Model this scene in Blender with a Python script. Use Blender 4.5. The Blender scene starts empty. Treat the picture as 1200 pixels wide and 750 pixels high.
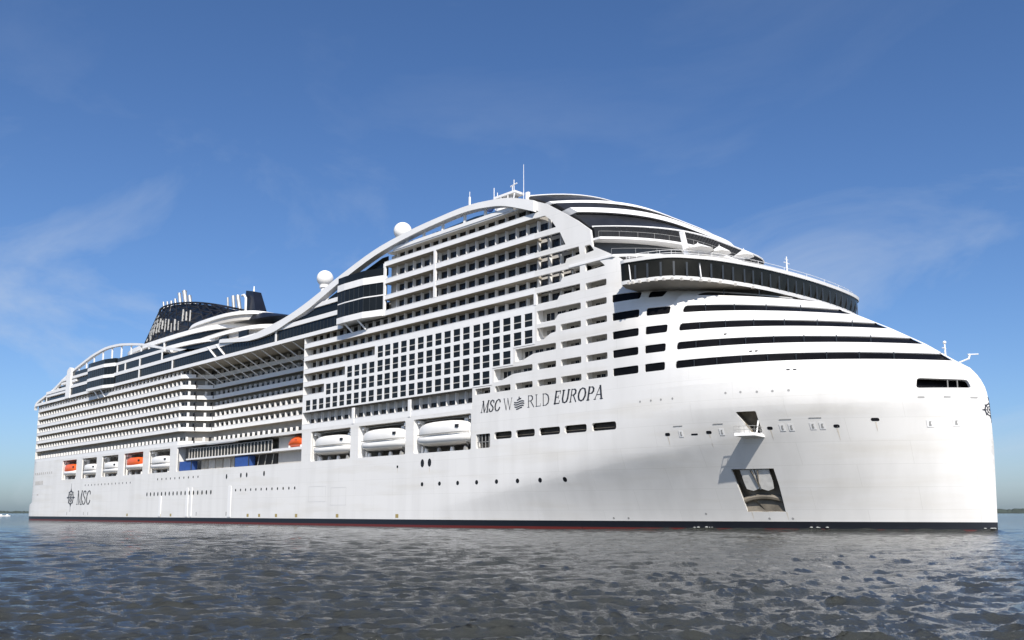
import bpy, bmesh, math, random
import numpy as np
from mathutils import Vector
random.seed(7)
R = math.radians
scene = bpy.context.scene
C = scene.collection

# ------------------------------------------------------------------ camera
TH, PITCH = R(44.58), R(8.0)
CAM = Vector((375.05, -134.82, 2.75))
cam = bpy.data.cameras.new('camera')
cam.sensor_width = 36.0
cam.lens = 36.0 * 1050 / 1200
cam.shift_y = (453.4 - 375) / 1200
cam.clip_start, cam.clip_end = 0.5, 90000
co = bpy.data.objects.new('camera', cam)
C.objects.link(co)
vd = Vector((-math.cos(TH) * math.cos(PITCH), math.sin(TH) * math.cos(PITCH), math.sin(PITCH)))
q = vd.to_track_quat('-Z', 'Y')
co.rotation_mode = 'QUATERNION'
co.rotation_quaternion = q
co.location = CAM
scene.camera = co

# ------------------------------------------------------------------ light
SUN_DIR = Vector((0.59, -0.455, 0.665)).normalized()      # towards the sun
SUN_EL = math.asin(SUN_DIR.z)
world = bpy.data.worlds.new('World')
scene.world = world
world.use_nodes = True
wn, wl = world.node_tree.nodes, world.node_tree.links
wn.clear()
sky = wn.new('ShaderNodeTexSky')
sky.sky_type = 'NISHITA'
sky.sun_disc = False
sky.sun_elevation = SUN_EL
sky.sun_rotation = math.atan2(SUN_DIR.x, SUN_DIR.y)
sky.altitude = 0
sky.air_density = 0.85
sky.dust_density = 1.2
sky.ozone_density = 1.2
bg = wn.new('ShaderNodeBackground')
bg.inputs['Strength'].default_value = 0.10
wo = wn.new('ShaderNodeOutputWorld')
# thin high cirrus, fixed to the sky's own directions
tc = wn.new('ShaderNodeTexCoord')
mp = wn.new('ShaderNodeMapping'); mp.inputs['Scale'].default_value = (2.2, 2.8, 5.5); mp.inputs['Location'].default_value = (9, 1, 6)
mp.inputs['Rotation'].default_value = (0.25, 0.1, 2.6)
nz = wn.new('ShaderNodeTexNoise'); nz.inputs['Scale'].default_value = 1.25
nz.inputs['Detail'].default_value = 7; nz.inputs['Roughness'].default_value = 0.58
nz.inputs['Distortion'].default_value = 0.6
rp = wn.new('ShaderNodeValToRGB')
rp.color_ramp.elements[0].position = 0.49; rp.color_ramp.elements[0].color = (0, 0, 0, 1)
rp.color_ramp.elements[1].position = 0.76; rp.color_ramp.elements[1].color = (1, 1, 1, 1)
mu = wn.new('ShaderNodeMath'); mu.operation = 'MULTIPLY'; mu.inputs[1].default_value = 0.62
mx = wn.new('ShaderNodeMixRGB'); mx.inputs['Color2'].default_value = (5.2, 5.8, 6.6, 1)
wl.new(tc.outputs['Generated'], mp.inputs['Vector']); wl.new(mp.outputs[0], nz.inputs['Vector'])
sz = wn.new('ShaderNodeSeparateXYZ'); wl.new(tc.outputs['Generated'], sz.inputs[0])
mr = wn.new('ShaderNodeMapRange'); mr.interpolation_type = 'SMOOTHSTEP'
for k_, v_ in (('From Min', 0.20), ('From Max', 0.44), ('To Min', 1.0), ('To Max', 0.10)): mr.inputs[k_].default_value = v_
wl.new(sz.outputs['Z'], mr.inputs['Value'])
mk = wn.new('ShaderNodeMath'); mk.operation = 'MULTIPLY'; wl.new(mr.outputs[0], mk.inputs[1])
wl.new(nz.outputs['Fac'], rp.inputs['Fac']); wl.new(rp.outputs['Color'], mk.inputs[0]); wl.new(mk.outputs[0], mu.inputs[0])
hs = wn.new('ShaderNodeHueSaturation'); hs.inputs['Saturation'].default_value = 1.08
tint = wn.new('ShaderNodeMixRGB'); tint.blend_type = 'MULTIPLY'; tint.inputs['Fac'].default_value = 1; tint.inputs['Color2'].default_value = (0.80, 0.935, 1.15, 1)
wl.new(sky.outputs[0], tint.inputs['Color1']); wl.new(tint.outputs[0], hs.inputs['Color'])
wl.new(mu.outputs[0], mx.inputs['Fac']); wl.new(hs.outputs[0], mx.inputs['Color1'])
wl.new(mx.outputs[0], bg.inputs['Color']); wl.new(bg.outputs[0], wo.inputs['Surface'])
sl = bpy.data.lights.new('sun', 'SUN')
sl.energy = 5.0; sl.angle = R(0.53); sl.color = (1.0, 0.94, 0.86)
so = bpy.data.objects.new('sun', sl); C.objects.link(so)
so.rotation_mode = 'QUATERNION'
so.rotation_quaternion = SUN_DIR.to_track_quat('Z', 'Y')
so.location = (300, -200, 200)
scene.view_settings.view_transform = 'Standard'
scene.view_settings.look = 'None'
scene.view_settings.exposure = 0.24
scene.view_settings.gamma = 1.0
scene.view_settings.use_curve_mapping = False

# ------------------------------------------------------------------ materials
def mat(name, col, rough=0.5, metal=0.0, var=0.0, vscale=0.4, spec=None, bump=0.0):
    m = bpy.data.materials.new(name); m.use_nodes = True
    nt = m.node_tree; b = nt.nodes['Principled BSDF']
    b.inputs['Base Color'].default_value = (*col, 1)
    b.inputs['Roughness'].default_value = rough
    b.inputs['Metallic'].default_value = metal
    if spec is not None: b.inputs['Specular IOR Level'].default_value = spec
    if var:
        t = nt.nodes.new('ShaderNodeTexCoord'); n = nt.nodes.new('ShaderNodeTexNoise')
        n.inputs['Scale'].default_value = vscale; n.inputs['Detail'].default_value = 5
        r = nt.nodes.new('ShaderNodeValToRGB')
        lo = [max(0, c * (1 - var)) for c in col]; hi = [min(1, c * (1 + var)) for c in col]
        r.color_ramp.elements[0].position = 0.3; r.color_ramp.elements[0].color = (*lo, 1)
        r.color_ramp.elements[1].position = 0.7; r.color_ramp.elements[1].color = (*hi, 1)
        nt.links.new(t.outputs['Object'], n.inputs['Vector']); nt.links.new(n.outputs['Fac'], r.inputs['Fac'])
        nt.links.new(r.outputs['Color'], b.inputs['Base Color'])
        if bump:
            bp = nt.nodes.new('ShaderNodeBump'); bp.inputs['Strength'].default_value = bump
            nt.links.new(n.outputs['Fac'], bp.inputs['Height']); nt.links.new(bp.outputs[0], b.inputs['Normal'])
    return m

def hull_material():
    """white topsides with faint streaks and plate seams, black boot top, red antifouling"""
    m = bpy.data.materials.new('hull_paint'); m.use_nodes = True
    nt = m.node_tree; N = nt.nodes; Lk = nt.links; b = N['Principled BSDF']
    t = N.new('ShaderNodeTexCoord'); sx = N.new('ShaderNodeSeparateXYZ'); Lk.new(t.outputs['Object'], sx.inputs[0])
    mpn = N.new('ShaderNodeMapping'); mpn.inputs['Scale'].default_value = (0.35, 0.35, 0.03)
    n = N.new('ShaderNodeTexNoise'); n.inputs['Scale'].default_value = 1.0; n.inputs['Detail'].default_value = 6
    Lk.new(t.outputs['Object'], mpn.inputs[0]); Lk.new(mpn.outputs[0], n.inputs['Vector'])
    r = N.new('ShaderNodeValToRGB')
    r.color_ramp.elements[0].position = 0.28; r.color_ramp.elements[0].color = (0.70, 0.69, 0.665, 1)
    r.color_ramp.elements[1].position = 0.55; r.color_ramp.elements[1].color = (0.755, 0.745, 0.72, 1)
    Lk.new(n.outputs['Fac'], r.inputs['Fac'])
    # plate seams
    cx = N.new('ShaderNodeCombineXYZ'); Lk.new(sx.outputs['X'], cx.inputs['X']); Lk.new(sx.outputs['Z'], cx.inputs['Y'])
    br = N.new('ShaderNodeTexBrick'); br.inputs['Scale'].default_value = 1.0
    br.inputs['Color1'].default_value = (1, 1, 1, 1); br.inputs['Color2'].default_value = (0.975, 0.975, 0.975, 1)
    br.inputs['Mortar'].default_value = (0.90, 0.90, 0.89, 1); br.inputs['Mortar Size'].default_value = 0.035
    br.inputs['Brick Width'].default_value = 13.0; br.inputs['Row Height'].default_value = 3.2
    Lk.new(cx.outputs[0], br.inputs['Vector'])
    ml = N.new('ShaderNodeMixRGB'); ml.blend_type = 'MULTIPLY'; ml.inputs['Fac'].default_value = 1
    Lk.new(r.outputs['Color'], ml.inputs['Color1']); Lk.new(br.outputs['Color'], ml.inputs['Color2'])
    # scuffed grime low on the hull
    n2 = N.new('ShaderNodeTexNoise'); n2.inputs['Scale'].default_value = 0.5; n2.inputs['Detail'].default_value = 8
    mp2 = N.new('ShaderNodeMapping'); mp2.inputs['Scale'].default_value = (0.10, 0.10, 0.9)
    Lk.new(t.outputs['Object'], mp2.inputs[0]); Lk.new(mp2.outputs[0], n2.inputs['Vector'])
    r2 = N.new('ShaderNodeValToRGB')
    r2.color_ramp.elements[0].position = 0.52; r2.color_ramp.elements[0].color = (1, 1, 1, 1)
    r2.color_ramp.elements[1].position = 0.75; r2.color_ramp.elements[1].color = (0.92, 0.905, 0.87, 1)
    Lk.new(n2.outputs['Fac'], r2.inputs['Fac'])
    m2 = N.new('ShaderNodeMixRGB'); m2.blend_type = 'MULTIPLY'; m2.inputs['Fac'].default_value = 1
    Lk.new(ml.outputs[0], m2.inputs['Color1']); Lk.new(r2.outputs[0], m2.inputs['Color2'])
    def above(z):
        g = N.new('ShaderNodeMath'); g.operation = 'GREATER_THAN'; g.inputs[1].default_value = z
        Lk.new(sx.outputs['Z'], g.inputs[0]); return g.outputs[0]
    c1 = N.new('ShaderNodeMixRGB'); c1.inputs['Color1'].default_value = (0.12, 0.017, 0.014, 1)
    c1.inputs['Color2'].default_value = (0.010, 0.012, 0.018, 1); Lk.new(above(0.42), c1.inputs['Fac'])
    c2 = N.new('ShaderNodeMixRGB'); Lk.new(above(1.46), c2.inputs['Fac'])
    Lk.new(c1.outputs[0], c2.inputs['Color1']); Lk.new(m2.outputs[0], c2.inputs['Color2'])
    Lk.new(c2.outputs[0], b.inputs['Base Color'])
    b.inputs['Roughness'].default_value = 0.42
    return m

M = dict(
    hull=hull_material(),
    white=mat('white_paint', (0.79, 0.785, 0.77), 0.4, var=0.03, vscale=0.25),
    rail=mat('rail_white', (0.80, 0.795, 0.78), 0.45, var=0.03, vscale=0.6),
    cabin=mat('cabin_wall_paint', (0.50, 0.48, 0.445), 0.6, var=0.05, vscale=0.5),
    soffit=mat('shaded_soffit_tan', (0.36, 0.325, 0.265), 0.6, var=0.08, vscale=0.3),  # tan, with the dim light under decks and overhangs darkened into it
    curtain=mat('drawn_curtain', (0.20, 0.19, 0.17), 0.3, var=0.3, vscale=3.0),
    bridgeglass=mat('bridge_glazing', (0.012, 0.012, 0.011), 0.15, spec=0.25, var=0.5, vscale=0.35),
    under=mat('bridge_underside_shade', (0.20, 0.185, 0.16), 0.6, var=0.15, vscale=0.4),  # darker copy of the soffit tone; the shade under the bridge is painted in
    frost=mat('divider_panel', (0.62, 0.615, 0.60), 0.5, var=0.05, vscale=0.6),
    darkwall=mat('shaded_balcony_wall', (0.34, 0.325, 0.30), 0.6, var=0.1, vscale=0.5),  # darker copy of the cabin wall; balcony shade is put into the colour
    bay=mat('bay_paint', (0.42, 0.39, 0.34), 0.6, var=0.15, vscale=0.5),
    door=mat('door_glass', (0.012, 0.013, 0.016), 0.15, spec=0.3),
    glass=mat('dark_glass', (0.010, 0.012, 0.013), 0.08, spec=0.22, var=0.3, vscale=0.15),
    black=mat('black_glazing', (0.006, 0.006, 0.007), 0.3, spec=0.08, var=0.4, vscale=0.3),
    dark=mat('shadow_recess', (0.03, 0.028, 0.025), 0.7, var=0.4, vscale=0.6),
    frame=mat('dark_frame', (0.03, 0.035, 0.04), 0.4),
    navy=mat('funnel_navy', (0.008, 0.010, 0.017), 0.35, var=0.2, vscale=0.3),
    lattice=mat('funnel_lattice', (0.014, 0.014, 0.017), 0.45),
    steel=mat('pipe_steel', (0.40, 0.40, 0.39), 0.4, 0.3, var=0.1, vscale=1.0),
    greyroof=mat('roof_louvre', (0.018, 0.019, 0.022), 0.35, var=0.3, vscale=0.5),
    orange=mat('orange_gelcoat', (0.80, 0.12, 0.02), 0.35, var=0.06, vscale=0.6),
    boat=mat('boat_gelcoat', (0.80, 0.785, 0.75), 0.3, var=0.03, vscale=0.5),
    boatgrey=mat('boat_rubber', (0.30, 0.30, 0.29), 0.6),
    ink=mat('lettering_navy', (0.035, 0.038, 0.048), 0.5),
    grey=mat('grey_paint', (0.32, 0.32, 0.31), 0.6, var=0.15, vscale=0.7),
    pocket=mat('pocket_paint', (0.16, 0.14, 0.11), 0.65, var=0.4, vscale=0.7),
    anchor=mat('anchor_steel', (0.62, 0.61, 0.58), 0.5, var=0.12, vscale=1.2),
    blue=mat('container_blue', (0.03, 0.08, 0.27), 0.5, var=0.12, vscale=1.0),
    blueglass=mat('windbreak_blue', (0.05, 0.16, 0.30), 0.1, spec=0.6, var=0.5, vscale=0.4),
    green=mat('planter_green', (0.07, 0.08, 0.035), 0.8, var=0.4, vscale=1.5),
    canvas=mat('white_canvas', (0.78, 0.77, 0.74), 0.8),
    yellow=mat('draught_mark_ochre', (0.35, 0.27, 0.10), 0.6),
)

# ------------------------------------------------------------------ mesh helpers
class MB:
    def __init__(s): s.v = []; s.f = []
    def add(s, vs, fs):
        o = len(s.v); s.v += [tuple(p) for p in vs]; s.f += [[i + o for i in f] for f in fs]
    def box(s, x0, x1, y0, y1, z0, z1):
        s.add([(x, y, z) for x in (x0, x1) for y in (y0, y1) for z in (z0, z1)],
              [(0, 1, 3, 2), (4, 6, 7, 5), (0, 4, 5, 1), (2, 3, 7, 6), (0, 2, 6, 4), (1, 5, 7, 3)])
    def prism_y(s, poly, y0, y1):                         # polygon in (x,z)
        n = len(poly)
        s.add([(x, y0, z) for x, z in poly] + [(x, y1, z) for x, z in poly],
              [list(range(n)), list(range(2 * n - 1, n - 1, -1))] + [(i, i + n, (i + 1) % n + n, (i + 1) % n) for i in range(n)])
    def prism_z(s, poly, z0, z1):                         # polygon in (x,y)
        n = len(poly)
        s.add([(x, y, z0) for x, y in poly] + [(x, y, z1) for x, y in poly],
              [list(range(n)), list(range(2 * n - 1, n - 1, -1))] + [(i, i + n, (i + 1) % n + n, (i + 1) % n) for i in range(n)])
    def loft(s, rings, closed=True, cap=True):            # rings of equal point count
        n = len(rings[0]); o = len(s.v)
        for r in rings: s.v += [tuple(p) for p in r]
        for k in range(len(rings) - 1):
            for i in range(n if closed else n - 1):
                j = (i + 1) % n
                s.f.append([o + k * n + i, o + k * n + j, o + (k + 1) * n + j, o + (k + 1) * n + i])
        if cap and closed:
            s.f.append([o + i for i in range(n)]); s.f.append([o + (len(rings) - 1) * n + i for i in range(n - 1, -1, -1)])
    def tube(s, path, r, n=8, r1=None):
        rings = []
        P = [Vector(p) for p in path]
        for i, p in enumerate(P):
            d = (P[min(i + 1, len(P) - 1)] - P[max(i - 1, 0)]).normalized()
            a = d.cross(Vector((0, 0, 1)))
            if a.length < 1e-3: a = Vector((1, 0, 0))
            a.normalize(); b = d.cross(a)
            rr = r if r1 is None else r + (r1 - r) * i / (len(P) - 1)
            rings.append([p + a * rr * math.cos(2 * math.pi * k / n) + b * rr * math.sin(2 * math.pi * k / n) for k in range(n)])
        s.loft(rings)
    def lathe(s, c, prof, n=24):
        s.loft([[(c[0] + r * math.cos(2 * math.pi * k / n), c[1] + r * math.sin(2 * math.pi * k / n), c[2] + z) for k in range(n)] for r, z in prof])
    def sphere(s, c, r, n=24):
        s.lathe(c, [(max(1e-3, r * math.sin(math.pi * i / 14)), -r * math.cos(math.pi * i / 14)) for i in range(15)], n)
    def band(s, path, z0, z1, th, side=1, closed_ends=True):
        """wall of thickness th following an (x,y) path; th goes to the left-hand normal * side"""
        P = [Vector((p[0], p[1])) for p in path]; rings = []
        for i, p in enumerate(P):
            d = (P[min(i + 1, len(P) - 1)] - P[max(i - 1, 0)]).normalized()
            nrm = Vector((-d.y, d.x)) * side * th
            qn = p + nrm
            rings.append([(p.x, p.y, z0), (p.x, p.y, z1), (qn.x, qn.y, z1), (qn.x, qn.y, z0)])
        s.loft(rings)
    def build(s, name, m, parent=None, smooth=False, kind=None):
        me = bpy.data.meshes.new(name); me.from_pydata(s.v, [], s.f)
        bm = bmesh.new(); bm.from_mesh(me); bmesh.ops.recalc_face_normals(bm, faces=bm.faces)
        bm.to_mesh(me); bm.free()
        me.materials.append(m)
        if smooth:
            me.polygons.foreach_set('use_smooth', [True] * len(me.polygons))
            try: me.set_sharp_from_angle(angle=R(40))
            except Exception: pass
        o = bpy.data.objects.new(name, me); C.objects.link(o)
        if parent: o.parent = parent
        if kind: o['kind'] = kind
        return o

def thing(name, label, cat, loc=(0, 0, 0), group=None):
    o = bpy.data.objects.new(name, None); C.objects.link(o)
    o.location = loc; o['label'] = label; o['category'] = cat
    if group: o['group'] = group
    return o

ship = thing('cruise_ship', 'huge white cruise ship with rows of balconies, seen from its starboard bow', 'cruise ship')

# ------------------------------------------------------------------ hull form
B = 23.5
ZT = [-3, 0, 12, 18, 20, 21.65, 23.15, 24.5, 27.5, 30.6, 33.65, 36.65, 37.9, 39.5]
ST = [333.2, 333.2, 333.5, 333.3, 333.0, 332.3, 331.2, 329.2, 325.2, 320.2, 314.8, 309.0, 305.0, 303.0]
S0 = [232, 232, 270, 281, 282, 283, 283, 283, 283, 283, 283, 283, 283, 283]
PP = [2.0, 2.0, 2.5, 2.9, 3.0, 3.0, 3.0, 3.0, 2.8, 2.6, 2.5, 2.5, 2.4, 2.4]
def itp(z, T): return float(np.interp(z, ZT, T))
def bu(s, z):
    s0, st, p = itp(z, S0), itp(z, ST), itp(z, PP)
    t = min(1, max(0, (s - s0) / (st - s0)))
    return B * (1 - t ** p)
def zk(s): return float(np.interp(s, [245, 257, 275, 300, 320, 333], [4, 6, 9, 13, 16, 18]))
def hb(s, z):
    """half breadth of the hull at length s and height z"""
    if s < 5:
        x = min(1, (5 - s) / 11.5)
        return B - (2.2 if z < 6.3 else 4.5) * (1 - math.sqrt(1 - x * x))
    k = zk(s)
    if s < 232 or z >= k: return bu(s, z)
    return bu(s, 0) + (bu(s, k) - bu(s, 0)) * max(0, z / k) ** 1.15
def hn(s, z, e=0.03):
    s = min(s, itp(z, ST) - .12)
    bs = (hb(s + e, z) - hb(s - e, z)) / (2 * e); bz = (hb(s, z + e) - hb(s, z - e)) / (2 * e)
    return Vector((-bs, -1, -bz)).normalized()

def rrect(x0, x1, z0, z1, r=0.25, slant=0.0):
    pts = []
    for cx, cz, a0 in ((x1 - r, z0 + r, -90), (x1 - r, z1 - r, 0), (x0 + r, z1 - r, 90), (x0 + r, z0 + r, 180)):
        for k in range(4):
            a = R(a0 + 30 * k); z = cz + r * math.sin(a)
            pts.append((cx + r * math.cos(a) + slant * (z - z0), z))
    return pts
def rpoly(poly, r=0.22):
    """round the corners of a polygon"""
    out = []; n = len(poly)
    for i in range(n):
        a, b, c = Vector(poly[i - 1]), Vector(poly[i]), Vector(poly[(i + 1) % n])
        u, v = (a - b), (c - b); k = min(r, u.length * .45, v.length * .45)
        u.normalize(); v.normalize()
        p0, p1 = b + u * k, b + v * k
        for t in (0, .5, 1):
            out.append(tuple(p0 * (1 - t) ** 2 + b * 2 * t * (1 - t) + p1 * t * t))
    return out
def dens(poly, step=1.5, lo=None):
    out = []
    for i in range(len(poly)):
        a, b = Vector(poly[i]), Vector(poly[(i + 1) % len(poly)])
        n = max(1, int((b - a).length / step)) if max(a.x, b.x) > 232 or min(a.x, b.x) < 5 else 1
        for k in range(n): out.append(tuple(a + (b - a) * k / n))
    return out

def plating(name, outline, holes, m, parent, reveal=0.45, flip=1, xcuts=(), zcuts=()):
    """sheet cut out in (s,z), wrapped onto the hull form, with the depth of its openings modelled"""
    bm = bmesh.new(); edges = []; loops = []
    for poly in [outline] + holes:
        vs = [bm.verts.new((x, 0, z)) for x, z in poly]; loops.append(poly)
        edges += [bm.edges.new((vs[i], vs[(i + 1) % len(vs)])) for i in range(len(vs))]
    bmesh.ops.triangle_fill(bm, use_beauty=True, use_dissolve=False, edges=edges, normal=(0, -1, 0))
    for x in xcuts:
        bmesh.ops.bisect_plane(bm, geom=bm.verts[:] + bm.edges[:] + bm.faces[:], plane_co=(x, 0, 0), plane_no=(1, 0, 0), dist=1e-5)
    for z in zcuts:
        bmesh.ops.bisect_plane(bm, geom=bm.verts[:] + bm.edges[:] + bm.faces[:], plane_co=(0, 0, z), plane_no=(0, 0, 1), dist=1e-5)
    KN = [(245, 4), (257, 6), (275, 9), (300, 13), (320, 16), (333, 18)] if len(xcuts) > 60 else []
    for (xa, za), (xb, zb) in zip(KN, KN[1:]):
        sel = [f for f in bm.faces if max(v.co.x for v in f.verts) > xa - .5 and min(v.co.x for v in f.verts) < xb + .5]
        es = {e for f in sel for e in f.edges}; vs = {v for f in sel for v in f.verts}
        bmesh.ops.bisect_plane(bm, geom=list(vs) + list(es) + sel, plane_co=(xa, 0, za), plane_no=(-(zb - za), 0, xb - xa), dist=1e-5)
    bmesh.ops.triangulate(bm, faces=[f for f in bm.faces if len(f.verts) > 4])
    border = [(e.verts[0].co.copy(), e.verts[1].co.copy()) for e in bm.edges if len(e.link_faces) == 1]
    V = [v.co.copy() for v in bm.verts]; bm.verts.index_update()
    F = [[v.index for v in f.verts] for f in bm.faces]
    bm.free()
    pos = [Vector((p.x, -hb(p.x, p.z), p.z)) for p in V]
    nrm = []; faces = []
    for f in F:
        c = sum((V[i] for i in f), Vector()) / len(f)
        g = (pos[f[1]] - pos[f[0]]).cross(pos[f[2]] - pos[f[0]])
        if g.dot(hn(c.x, c.z)) < 0: f = f[::-1]
        faces.append(f)
        for i in f:
            w = V[i] * .92 + c * .08
            if 236 < w.x and w.z < 21: nrm.append(sum((hn(w.x, w.z + d_) for d_ in (-.8, -.3, 0, .3, .8)), Vector()).normalized())
            else: nrm.append(hn(w.x, w.z))
    if reveal:
        for a, b in border:
            if max(a.z, b.z) < -1 or max(a.x, b.x) > itp(max(a.z, b.z), ST) - 0.1: continue
            o = len(pos)
            na, nb_ = hn(a.x, a.z), hn(b.x, b.z)
            pa, pb = Vector((a.x, -hb(a.x, a.z), a.z)), Vector((b.x, -hb(b.x, b.z), b.z))
            pos += [pa, pb, pb - nb_ * reveal, pa - na * reveal]
            f = [o, o + 1, o + 2, o + 3]; faces.append(f)
            g = (pos[o + 1] - pos[o]).cross(pos[o + 3] - pos[o]).normalized()
            nrm += [g] * 4
    me = bpy.data.meshes.new(name)
    me.from_pydata([(p.x, p.y * flip, p.z) for p in pos], [], faces if flip > 0 else [f[::-1] for f in faces])
    me.materials.append(m)
    me.polygons.foreach_set('use_smooth', [True] * len(me.polygons))
    if flip > 0:
        me.normals_split_custom_set([n[:] for n in nrm])
    o = bpy.data.objects.new(name, me); C.objects.link(o); o.parent = parent
    return o

def skin(mb, poly, off, n=None, th=0.0):
    """flat polygon in (s,z) laid on the hull surface, off metres proud (or sunk when negative)"""
    vs = []
    for s_, z_ in poly:
        nn = hn(s_, z_); vs.append(Vector((s_, -hb(s_, z_), z_)) + nn * off)
    mb.add(vs, [list(range(len(vs)))])
def skin_strip(mb, s0, s1f, z0, z1, off, ns=24):
    """curved sheet from s0 to s1f(z) between two heights, sunk behind the plating"""
    rows = []
    for j in range(3):
        z = z0 + (z1 - z0) * j / 2; row = []
        s1 = s1f(z)
        for i in range(ns + 1):
            s_ = s0 + (s1 - s0) * i / ns; row.append(Vector((s_, -hb(s_, z), z)) + hn(min(s_, itp(z, ST) - .2), z) * off)
        rows.append(row)
    o = len(mb.v)
    for r in rows: mb.v += [tuple(p) for p in r]
    for j in range(2):
        for i in range(ns):
            k = o + j * (ns + 1) + i; mb.f.append([k, k + 1, k + ns + 2, k + ns + 1])

# ------------------------------------------------------------------ deck heights
D = [25.85 + 3.05 * k for k in range(7)]         # deck edges 25.85 .. 44.15
RAIL = 1.05
BAY0, BAY1 = 14.4, 21.2
BAYS = [(32.4, 46.3), (51.6, 65.0), (69.7, 83.3), (88.0, 102.6), (106.9, 121.5), (126.0, 192.4), (196.3, 212.1), (215.1, 231.4), (234.1, 251.2)]
ROW = [24.5, 27.45, 30.5, 33.55, 36.6, 39.7, 42.85]
SLOT = [(252.3, 256.4), (257.6, 261.7), (262.9, 267.2), (268.4, 272.8), (273.9, 278.5), (279.6, 284.1)]

slots = []                                         # (row, s0, s1, polygon)
def slot(row, a, b): slots.append((row, a, b, rrect(a, b, ROW[row], ROW[row] + 1.1, .22)))
for a, b in SLOT: slot(0, a, b)
for a, b in SLOT[3:]: slot(1, a, b)
for a, b in SLOT[4:]: slot(2, a, b)
for a, b in SLOT[4:]: slot(3, a, b)
for k in (4, 5): slot(k, *SLOT[5])
slots.append((6, 279.6, 284, rpoly([(279.6, 42.85), (283.9, 43.0), (282.6, 44.2), (279.6, 44.2)])))
slots.append((6, 279.6, 282, rpoly([(279.5, 45.9), (281.6, 46.1), (280.7, 47.3), (279.5, 47.3)])))
slots.append((1, 257.4, 267.2, rpoly([(257.35, 26.35), (259.2, 26.45), (262.3, 27.35), (267.2, 27.45), (267.2, 28.6), (257.35, 28.7)])))
slots.append((2, 262.9, 272.8, rpoly([(262.9, 29.45), (264.6, 29.5), (267.4, 30.4), (272.8, 30.5), (272.8, 31.65), (262.9, 31.75)])))
slots.append((3, 268.3, 272.8, rpoly([(268.3, 32.55), (269.8, 32.6), (271.6, 33.45), (272.8, 33.55), (272.8, 34.7), (268.3, 34.8)])))
slots.append((4, 268.3, 278.5, rpoly([(268.3, 35.55), (272.6, 35.65), (273.4, 36.5), (278.5, 36.6), (278.5, 37.75), (268.3, 37.85)])))
blackwin = []
for k in range(5):
    if k < 4: blackwin += [(k, 285.2, 290.2), (k, 291.4, 295.0)]
    else: blackwin += [(k, 285.2, 290.2), (k, 291.4, 293.6)]
BANDS = [(k, 296.4 + (0.4 if k < 4 else 1.2)) for k in range(5)]
def band_poly(k, s0):
    z0, z1 = ROW[k] - .05, ROW[k] + 1.15
    e = lambda z: itp(z, ST) - 0.25
    p = [(s0 + .25, z0)]
    n = 22
    for i in range(1, n + 1): p.append((s0 + .25 + (e(z0) - s0 - .25) * i / n, z0))
    p.append((e((z0 + z1) / 2), (z0 + z1) / 2))
    for i in range(n + 1): p.append((e(z1) + (s0 + .35 - e(z1)) * i / n, z1))
    p += [(s0 + .08, z1 - .2), (s0, (z0 + z1) / 2), (s0 + .03, z0 + .2)]
    return p

stem = [(itp(z, ST), z) for z in np.arange(-2, 37.91, 0.6)]
outl = [(1.0, -2.0), (60, -2)] + [(x, -2.0) for x in np.arange(235, 333, 2.0)] + stem + \
       [(x, 37.9) for x in np.arange(304, 291, -1.5)] + \
       [(290.6, 37.9), (289.4, 38.4), (289.2, 41.3), (288.3, 42.6), (286.3, 44.1), (281.2, 46.9), (280.8, 49.8), (277.8, 52.2), (274.7, 54.3),
        (270.7, 56.9), (268.2, 58.0), (268.2, 56.3), (268.9, 55.9), (267.8, 55.85),
        (267.8, 54.9), (270.4, 54.8), (271.9, 53.6), (273.0, 52.1), (267.8, 52.1), (267.8, 51.1), (273.9, 51.0), (275.2, 48.5), (267.8, 48.5),
        (267.8, 47.6), (278.2, 47.5), (278.4, 46.1), (275.4, 45.9), (275.1, 45.2), (267.8, 45.2),
        (267.8, 44.15), (278.4, 44.05), (278.4, 42.9), (274.4, 42.8), (274.0, 42.15), (267.8, 42.1),
        (267.8, 41.1), (278.4, 41.0), (278.4, 39.85), (273.7, 39.75), (273.2, 39.1), (267.8, 39.1),
        (267.8, 32.05), (262.4, 32.05), (262.4, 29.0), (256.95, 29.0), (256.95, 25.95), (251.5, 25.95), (251.5, 21.9),
        (5, 21.9), (2, 21.9), (-0.5, 21.9), (-2.5, 21.9), (-2.2, 14), (-1.6, 6.5), (-3.6, 5.6), (-5.2, 4.2), (-5.4, 3.0), (-4.4, 1.6), (-1.5, -0.6)]
holes = [rrect(a, b, BAY0, BAY1, .35) for a, b in BAYS]
holes += [p for _, _, _, p in slots]
holes += [rrect(a, b, ROW[k] - .08, ROW[k] + 1.2, .28) for k, a, b in blackwin]
holes += [band_poly(k, s0) for k, s0 in BANDS]
LOWWIN = [(257.5, 262.0), (263.0, 267.7), (268.7, 273.6), (274.6, 279.5), (280.6, 285.6)]
holes.append(rrect(252.6, 256.4, 14.5, 17.1, .25))
holes += [rrect(a, b, 15.9, 17.2, .4) for a, b in LOWWIN]
BOWWIN = rpoly([(326.5, 20.0), (331.7, 20.1), (331.2, 21.3), (326.5, 21.45)], .3)
holes.append(dens(BOWWIN, .6))
POCKET = [(302.6, 9.2), (305.3, 9.2), (308.2, 9.2), (308.25, 6.8), (308.1, 4.8), (307.9, 2.9), (305.2, 2.9), (302.7, 2.9), (302.5, 4.8), (302.4, 6.8)]
POCKET = [(302.3, 9.2), (305.3, 9.2), (308.1, 9.2), (308.1, 6.8), (308.0, 4.8), (307.9, 2.9), (305.2, 2.9), (302.6, 2.9), (302.5, 4.8), (302.4, 6.8)]
holes.append(POCKET)
HATCH = rpoly([(305.5, 17.3), (308.2, 17.3), (308.3, 14.4), (306.9, 13.4), (308.3, 13.3), (308.2, 17.3)][:4] + [(307.0, 14.2), (305.6, 16.9)], .15)
holes.append(HATCH)
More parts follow.
